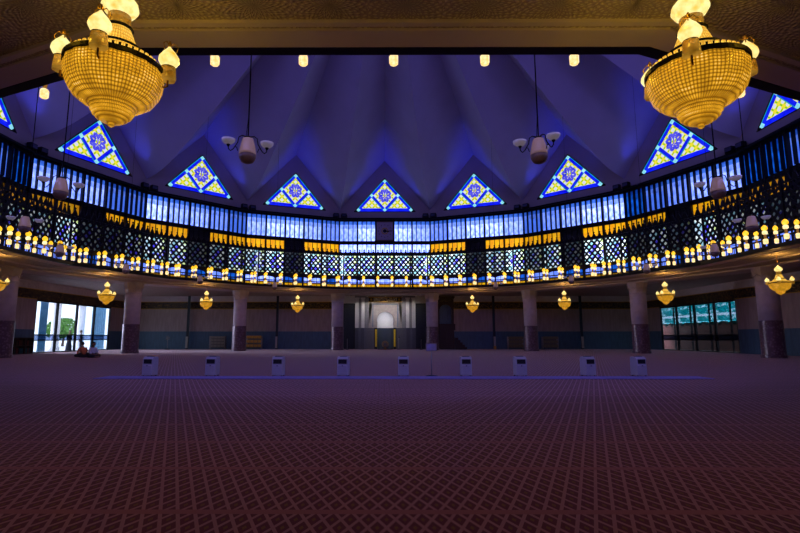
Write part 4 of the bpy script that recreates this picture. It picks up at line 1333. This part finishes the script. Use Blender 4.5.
# teal screens with pale script hanging outside the right doors
for i in range(5):
    y0 = DY0 + (DY1 - DY0) * i / 4 - .3; wv = (DY1 - DY0) / 4 * .98
    e = empty('hanging_screen', (XW + 1.6, y0 + wv / 2, 0))
    tag(e, 'teal hanging screen with pale script outside the right doors, %s from the right' % ordn[i], 'screen', 'teal screens outside the right doors')
    b = MB()
    def strip(z0, z1): b.box(-.01, .01, -wv/2, wv/2, z0, z1)
    strip(4.42, 5.9); strip(3.55, 4.18)
    n_ = 18
    for j in range(n_):
        u0, u1 = j / n_, (j + 1) / n_
        def zb2(u): return 3.42 - .38 * abs(sin(pi * u * 3))
        b.add([(0, -wv/2 + wv*u0, zb2(u0)), (0, -wv/2 + wv*u1, zb2(u1)), (0, -wv/2 + wv*u1, 3.55), (0, -wv/2 + wv*u0, 3.55)], [(0, 1, 2, 3)])
    b.build('teal_panel', M['glass_teal'], e)
    b = MB(); b.box(-.01, .01, -wv/2, wv/2, 4.18, 4.42); b.build('pale_band', glass_mat('pale_band_glass_%s' % 'abcde'[i], (0.55, 0.60, 0.64)), e)
    b = MB(); b.box(-.04, .04, -wv/2, wv/2, 5.9, 6.0); b.build('head_rail', M['blackiron'], e)
    for yy in (-wv/2 + .06, wv/2 - .06):
        b = MB(); b.box(.03, .09, yy - .05, yy + .05, -.02, 5.95); b.build('post', M['blackiron'], e)
# outside the doors
b = MB(); b.box(-75, -XW - .3, -10, 70, -.12, -.02); b.box(XW + .3, 75, -10, 70, -.12, -.02)
tag(b.build('floor_terrace', M['ground']), 'pale paved terrace outside the glass doors', kind='structure')
b = MB()
b.box(XW + 3.6, XW + 4.0, 8, 48, 0, 3.05)
for i in range(22):
    y = 8 + 40*(i + .5)/22
    b.lathe([(.0, 0), (.9, 0)], 3, cap=False) if False else None
    n = 10
    poly = [(y + .88*cos(pi*t/n), 3.05 + .55*sin(pi*t/n)) for t in range(n + 1)]
    vs = [(XW + 3.6, p_[0], p_[1]) for p_ in poly] + [(XW + 4.0, p_[0], p_[1]) for p_ in poly]
    m_ = len(poly)
    b.add(vs, [tuple(range(m_))[::-1], tuple(range(m_, 2*m_))] + [(t, t+1, m_+t+1, m_+t) for t in range(m_-1)])
tag(b.build('wall_terrace', M['terracotta']), 'scalloped reddish wall seen through the teal doors', kind='structure')
for i, (y, x) in enumerate(((23.5, -42.0), (29.0, -42.0), (36.0, -43.0), (46.0, -46.0), (18.0, -42.0))):
    e = empty('terrace_column', (x, y, 0))
    tag(e, 'white outdoor column beyond the left glass doors, %s from the left' % ['second', 'third', 'fourth', 'fifth', 'first'][i], 'column', 'columns outside the left doors')
    b = MB(); b.lathe([(.62, 0), (.62, .4), (.5, .5), (.5, 6.2)], 16); b.build('shaft', M['outwhite'], e)
    b = MB(); b.box(-.8, .8, -.8, .8, 6.2, 6.6); b.build('capital', M['outwhite'], e)
for i, (x, y, ln_) in enumerate(((-40.2, 23.9, 1.3), (-40.8, 36.5, 3.4), (-41, 42.5, 2.4))):
    e = empty('outdoor_screen', (x, y, 0)); tag(e, 'tall blue slatted screen outside the left doors, ' + ['at their left end', 'at their right end', 'beyond their right end'][i], 'screen', 'blue screens on the terrace')
    b = MB(); b.box(-.06, .06, -ln_/2, ln_/2, 0, .2); b.box(-.06, .06, -ln_/2, ln_/2, 5.9, 6.1); b.build('frame', M['outblue'], e)
    b = MB()
    for j in range(7):
        yy = -ln_/2 + ln_*(j + .5)/7; b.box(-.05, .05, yy - ln_/18, yy + ln_/18, .2, 5.9)
    b.build('slats', M['outblue'], e)
random.seed(11)
for i, (x, y, r_, hgt) in enumerate(((-56, 51, 1.9, 2.9), (-60, 59, 2.3, 3.4))):
    e = empty('garden_tree', (x, y, 0)); tag(e, 'leafy green tree outside beyond the left doors, ' + ['nearer one', 'farther one'][i], 'tree', 'trees outside the left doors')
    b = MB(); b.tube([(0, 0, 0), (.1, 0, hgt*.5), (0, .1, hgt*.8)], [.25, .18, .1], 8); b.build('trunk', M['brown'], e)
    b = MB()
    for j in range(500):
        th_, ph = random.uniform(0, 2*pi), math.acos(random.uniform(-1, 1)); q = r_ * random.uniform(.5, 1)**.5
        c = Vector((q*sin(ph)*cos(th_), q*sin(ph)*sin(th_), hgt + .8*q*cos(ph)))
        u = Vector((random.uniform(-1, 1), random.uniform(-1, 1), random.uniform(-1, 1))).normalized(); v = u.orthogonal().normalized()
        s_ = .35
        b.add([c - u*s_, c - v*s_*.5, c + u*s_, c + v*s_*.5], [(0, 1, 2, 3)])
    b.build('foliage', M['leaf'], e)

# ------------------------------------------------------------------ air coolers, sign, runner
b = MB(); b.bbox(-12.0, 13.2, -.62, .62, .002, .03, .01)
o = b.build('floor_runner', M['strip'], loc=(0, -13.82, 0)); tag(o, 'long blue cloth strip laid across the carpet before the coolers', 'runner')
AC = {}
b = MB()
prof = [(-.28, 0.05), (.28, 0.05), (.28, .74), (.20, .84), (-.14, .84), (-.25, .74), (-.27, .45)]   # y,z side outline
n = len(prof); wd_ = .28
vs = [(-wd_, y, z) for y, z in prof] + [(wd_, y, z) for y, z in prof]
b.add(vs, [tuple(range(n)), tuple(range(2*n-1, n-1, -1))] + [(i, n+i, n+(i+1) % n, (i+1) % n) for i in range(n)])
ac_me = b.mesh('body', M['ac_white'])
b = MB(); b.add([(-.22, -.275, .54), (.22, -.275, .54), (.22, -.262, .73), (-.22, -.262, .73), (-.22, -.24, .54), (.22, -.24, .54), (.22, -.22, .73), (-.22, -.22, .73)],
                [(0, 1, 2, 3), (0, 4, 5, 1), (1, 5, 6, 2), (2, 6, 7, 3), (3, 7, 4, 0)])
for i in range(4): b.box(-.21, .21, -.285, -.26, .565 + i*.045, .575 + i*.045)
gr_me = b.mesh('grille', M['ac_grille'])
b = MB(); b.box(-.18, .18, -.10, .10, .84, .862); ct_me = b.mesh('control_panel', M['ac_grille'])
b = MB(); b.add([(-.26, -.272, .10), (.26, -.272, .10), (.22, -.30, .46), (-.22, -.30, .46), (-.26, -.25, .10), (.26, -.25, .10), (.24, -.25, .50), (-.24, -.25, .50)],
                [(0, 1, 2, 3), (3, 2, 6, 7), (0, 3, 7, 4), (1, 5, 6, 2)])
fp_me = b.mesh('front_panel', M['ac_white'])
b = MB(); b.box(-.03, .03, -.315, -.29, .44, .47); kn_me = b.mesh('knob', M['ac_grille'])
b = MB()
for sx_ in (-1, 1):
    for sy_ in (-1, 1): b.lathe([(.035, 0), (.035, .05)], 8, (sx_*.23, sy_*.2, 0.003))
cs_me = b.mesh('caster', M['ac_grille'])
acs = [(-10.42, -12.95, -8), (-7.70, -12.90, -6), (-4.78, -13.0, -3), (-1.94, -13.0, -8), (.68, -13.0, -3), (3.40, -13.0, -2), (5.76, -13.0, 3), (8.72, -13.0, 12), (10.95, -12.95, 12)]
for i, (x, y, tw) in enumerate(acs):
    e = empty('air_cooler', (x, y + .12, 0), R(tw)); e.scale = (.84, .80, 1)
    where = ['leftmost of the row', 'second from the left', 'third from the left', 'fourth from the left', 'middle one, just left of the sign', 'first one right of the sign', 'second one right of the sign', 'second from the right end', 'rightmost of the row'][i]
    tag(e, 'small white air cooler behind the blue strip, ' + where, 'air cooler', 'air coolers across the hall')
    for nm, me in (('body', ac_me), ('grille', gr_me), ('control_panel', ct_me), ('front_panel', fp_me), ('knob', kn_me), ('caster', cs_me)): mkobj(nm, me, e)
e = empty('sign_stand', (1.90, -12.95, 0)); tag(e, 'slim metal stand with a small pale rectangular sign board', 'sign stand')
b = MB(); b.lathe([(.26, 0.002), (.26, .03), (.03, .06)], 20); b.build('base', M['blackiron'], e)
b = MB(); b.tube([(0, 0, .05), (0, 0, 1.12)], .022, 8); b.build('pole', M['steel'], e)
b = MB(); b.bbox(-.22, .22, -.03, .02, 1.10, 1.40, .01); b.build('sign_board', simple('pale_blue_board', (0.40, 0.42, 0.62), .5), e)
b = MB()
for x0, x1, z0, z1 in ((-.24, .24, 1.39, 1.42), (-.24, .24, 1.08, 1.11), (-.24, -.21, 1.08, 1.42), (.21, .24, 1.08, 1.42)): b.box(x0, x1, -.04, .03, z0, z1)
b.build('frame', M['steel'], e)

# ------------------------------------------------------------------ people
def skin_body(name, joints, edges, mt, parent, loc=(0, 0, 0), sub=2):
    me = bpy.data.meshes.new(name)
    me.from_pydata([j[0] for j in joints], edges, [])
    o = bpy.data.objects.new(name, me); COL.objects.link(o)
    md = o.modifiers.new('s', 'SKIN')
    if not me.skin_vertices: me.skin_vertices.new()
    for i, j in enumerate(joints):
        r_ = j[1]; me.skin_vertices[0].data[i].radius = (r_, r_) if not isinstance(r_, tuple) else r_
    me.skin_vertices[0].data[0].use_root = True
    sd = o.modifiers.new('d', 'SUBSURF'); sd.levels = sub; sd.render_levels = sub
    dg = bpy.context.evaluated_depsgraph_get(); dg.update()
    m2 = bpy.data.meshes.new_from_object(o.evaluated_get(dg))
    o.modifiers.clear(); o.data = m2; m2.materials.clear(); m2.materials.append(mt)
    for p in m2.polygons: p.use_smooth = True
    m2.name = name
    o.parent = parent; o.location = loc
    return o
def head_mesh(name, mt, parent, c, s, rz):
    """ellipsoid head with brow, nose, chin and ears; face toward local -y turned by rz"""
    b = MB(); vs = []; fs = []; nu, nv = 20, 14
    rot = Matrix.Rotation(rz, 3, 'Z')
    for j in range(nv + 1):
        ph = pi * j / nv
        for i in range(nu):
            th = 2*pi*i/nu
            x, y, z = sin(ph)*cos(th), sin(ph)*sin(th), cos(ph)
            p = Vector((x*.078, y*.098, z*.118))
            if z < -.3: p.x *= 1 - .25*(-z - .3); p.y = p.y*(1 - .15*(-z - .3)) - .012
            front = max(0, -y)
            if front > .9 and -.35 < z < .12: p.y -= .022 * (1 - abs(z + .15)*2)
            if abs(x) > .9 and abs(z) < .25: p.x *= 1.16
            if .75 < front < .95 and .0 < z < .2: p.y += .006
            vs.append(Vector(c) + rot @ (p * s))
    for j in range(nv):
        for i in range(nu):
            k_ = (i+1) % nu; fs.append((j*nu+i, (j+1)*nu+i, (j+1)*nu+k_, j*nu+k_))
    b.add(vs, fs, 0, True)
    return b
def hair_mesh(c, s, rz, low=-.15):
    b = MB(); vs = []; fs = []; nu, nv = 20, 9
    rot = Matrix.Rotation(rz, 3, 'Z')
    for j in range(nv + 1):
        for i in range(nu):
            th = 2*pi*i/nu
            back = (sin(th) + 1)/2
            ph = (pi*.30 + back * pi*.36) * j / nv
            x, y, z = sin(ph)*cos(th), sin(ph)*sin(th), cos(ph)
            vs.append(Vector(c) + rot @ (Vector((x*.086, y*.106 + .004, z*.127 + .002)) * s))
    for j in range(nv):
        for i in range(nu):
            k_ = (i+1) % nu; fs.append((j*nu+i, (j+1)*nu+i, (j+1)*nu+k_, j*nu+k_))
    b.add(vs, fs, 0, True); return b
PS = 1.43     # metres to scene units
def person_sitting(loc, rz, shirt, trousers, label, s=PS):
    e = empty('person', loc, rz); tag(e, label, 'person')
    def V(x, y, z): return (x*s, y*s, z*s)
    J = [(V(0, .05, .14), .15*s), (V(0, .04, .30), .13*s), (V(0, .0, .46), .145*s), (V(0, -.02, .56), .08*s), (V(0, -.03, .64), .052*s),
         (V(-.10, .02, .12), .10*s), (V(-.36, -.16, .12), .075*s), (V(-.10, -.36, .06), .05*s), (V(.02, -.38, .05), .04*s),
         (V(.10, .02, .12), .10*s), (V(.36, -.16, .12), .075*s), (V(.12, -.30, .06), .05*s), (V(.0, -.30, .05), .04*s),
         (V(-.18, -.01, .53), .06*s), (V(-.25, -.06, .30), .045*s), (V(-.16, -.25, .20), .035*s), (V(-.10, -.32, .19), .025*s),
         (V(.18, -.01, .53), .06*s), (V(.25, -.06, .30), .045*s), (V(.16, -.25, .20), .035*s), (V(.10, -.32, .19), .025*s), (V(0, -.05, .72), .04*s)]
    E_ = [(0, 1), (1, 2), (2, 3), (3, 4), (4, 21), (0, 5), (5, 6), (6, 7), (7, 8), (0, 9), (9, 10), (10, 11), (11, 12), (2, 13), (13, 14), (14, 15), (15, 16), (2, 17), (17, 18), (18, 19), (19, 20)]
    skin_body('body', J, E_, M['skin'], e)
    # shirt over the trunk and arms
    g = 1.10
    Js = [(J[0][0], .155*s*g), (J[1][0], .14*s*g), (J[2][0], .155*s*g), (V(0, -.02, .55), .085*s*g),
          (J[13][0], .072*s*g), (J[14][0], .060*s*g), (V(-.19, -.18, .23), .05*s*g), (J[17][0], .072*s*g), (J[18][0], .060*s*g), (V(.19, -.18, .23), .05*s*g)]
    skin_body('shirt', Js, [(0, 1), (1, 2), (2, 3), (2, 4), (4, 5), (5, 6), (2, 7), (7, 8), (8, 9)], shirt, e)
    Jt = [(V(0, .05, .13), .17*s), (V(-.12, .01, .12), .115*s), (V(-.36, -.16, .12), .09*s), (V(-.11, -.35, .065), .06*s),
          (V(.12, .01, .12), .115*s), (V(.36, -.16, .12), .09*s), (V(.13, -.29, .065), .06*s)]
    skin_body('trousers', Jt, [(0, 1), (1, 2), (2, 3), (0, 4), (4, 5), (5, 6)], trousers, e)
    head_mesh('head', M['skin'], e, V(0, -.06, .78), s, 0).build('head', M['skin'], e)
    hair_mesh(V(0, -.06, .78), s, 0).build('hair', M['hair'], e)
    # hands: palm and five fingers resting in the lap
    b = MB()
    for sg in (-1, 1):
        w_ = Vector(V(sg*.10, -.32, .19)); d = Vector((-sg*.5, -.85, -.1)).normalized(); sd = Vector((d.y, -d.x, 0)).normalized() * sg
        b.tube([w_ - d*.02*s, w_ + d*.03*s, w_ + d*.08*s], [.024*s, .036*s, .034*s], 8)
        for q in range(4):
            o_ = w_ + d*.08*s + sd*(q - 1.5)*.018*s; ln_ = (.06, .07, .065, .05)[q]*s
            b.tube([o_ - d*.01*s, o_ + d*ln_*.5, o_ + d*ln_*.8 - Vector((0, 0, .02*s))], [.009*s, .0085*s, .007*s], 5)
        o_ = w_ + d*.02*s - sd*.03*s
        b.tube([o_, o_ + d*.03*s - sd*.02*s, o_ + d*.055*s - sd*.018*s], [.011*s, .010*s, .008*s], 5)
    b.build('hand', M['skin'], e)
    return e
def person_standing(loc, rz, robe, label, s=PS, robed=False):
    e = empty('person', loc, rz); tag(e, label, 'person')
    def V(x, y, z): return (x*s, y*s, z*s)
    J = [(V(0, 0, .95), .13*s), (V(0, .01, 1.12), .115*s), (V(0, 0, 1.32), .14*s), (V(0, -.01, 1.44), .07*s), (V(0, -.02, 1.52), .05*s),
         (V(-.09, 0, .88), .095*s), (V(-.10, -.03, .49), .06*s), (V(-.10, .02, .09), .04*s), (V(-.10, -.12, .04), .035*s),
         (V(.09, 0, .88), .095*s), (V(.10, .03, .49), .06*s), (V(.10, .10, .09), .04*s), (V(.10, -.03, .04), .035*s),
         (V(-.18, 0, 1.38), .055*s), (V(-.24, .02, 1.10), .042*s), (V(-.22, -.10, .88), .03*s), (V(-.22, -.13, .80), .022*s),
         (V(.18, 0, 1.38), .055*s), (V(.24, .02, 1.10), .042*s), (V(.22, -.10, .88), .03*s), (V(.22, -.13, .80), .022*s), (V(0, -.03, 1.58), .04*s)]
    E_ = [(0, 1), (1, 2), (2, 3), (3, 4), (4, 21), (0, 5), (5, 6), (6, 7), (7, 8), (0, 9), (9, 10), (10, 11), (11, 12), (2, 13), (13, 14), (14, 15), (15, 16), (2, 17), (17, 18), (18, 19), (19, 20)]
    skin_body('body', J, E_, M['skin'], e)
    Js = [(V(0, 0, .92), .15*s), (J[1][0], .13*s), (J[2][0], .155*s), (V(0, -.01, 1.43), .08*s), (J[13][0], .066*s), (J[14][0], .054*s), (V(-.222, -.07, .94), .045*s), (J[17][0], .066*s), (J[18][0], .054*s), (V(.222, -.07, .94), .045*s)]
    skin_body('shirt', Js, [(0, 1), (1, 2), (2, 3), (2, 4), (4, 5), (5, 6), (2, 7), (7, 8), (8, 9)], robe, e)
    if robed:
        b = MB(); b.lathe([(.24*s, .04*s), (.22*s, .4*s), (.17*s, .8*s), (.15*s, 1.05*s)], 20); b.build('skirt', robe, e)
    else:
        Jt = [(V(0, 0, .93), .14*s), (J[5][0], .105*s), (J[6][0], .075*s), (V(-.10, .015, .12), .055*s), (J[9][0], .105*s), (J[10][0], .075*s), (V(.10, .09, .12), .055*s)]
        skin_body('trousers', Jt, [(0, 1), (1, 2), (2, 3), (0, 4), (4, 5), (5, 6)], M['dark_cloth'], e)
    head_mesh('head', M['skin'], e, V(0, -.03, 1.66), s, 0).build('head', M['skin'], e)
    hair_mesh(V(0, -.03, 1.66), s, 0).build('hair', M['hair'], e)
    return e
person_sitting((-25.45, 7.4, 0), R(-120), M['orange_cloth'], M['dark_cloth'], 'person in an orange top sitting cross-legged near the left glass doors')
person_sitting((-24.2, 6.7, 0), R(70), M['white_cloth'], M['dark_cloth'], 'person in a white shirt sitting on the carpet beside the one in orange')
person_standing((-38.2, 25.9, -.02), R(80), M['dark_cloth'], 'person in a long dark robe standing outside the left doors, left of two', robed=True)
person_standing((-38.1, 28.1, -.02), R(-60), M['dark_cloth'], 'person in dark trousers standing outside the left doors, right of two')
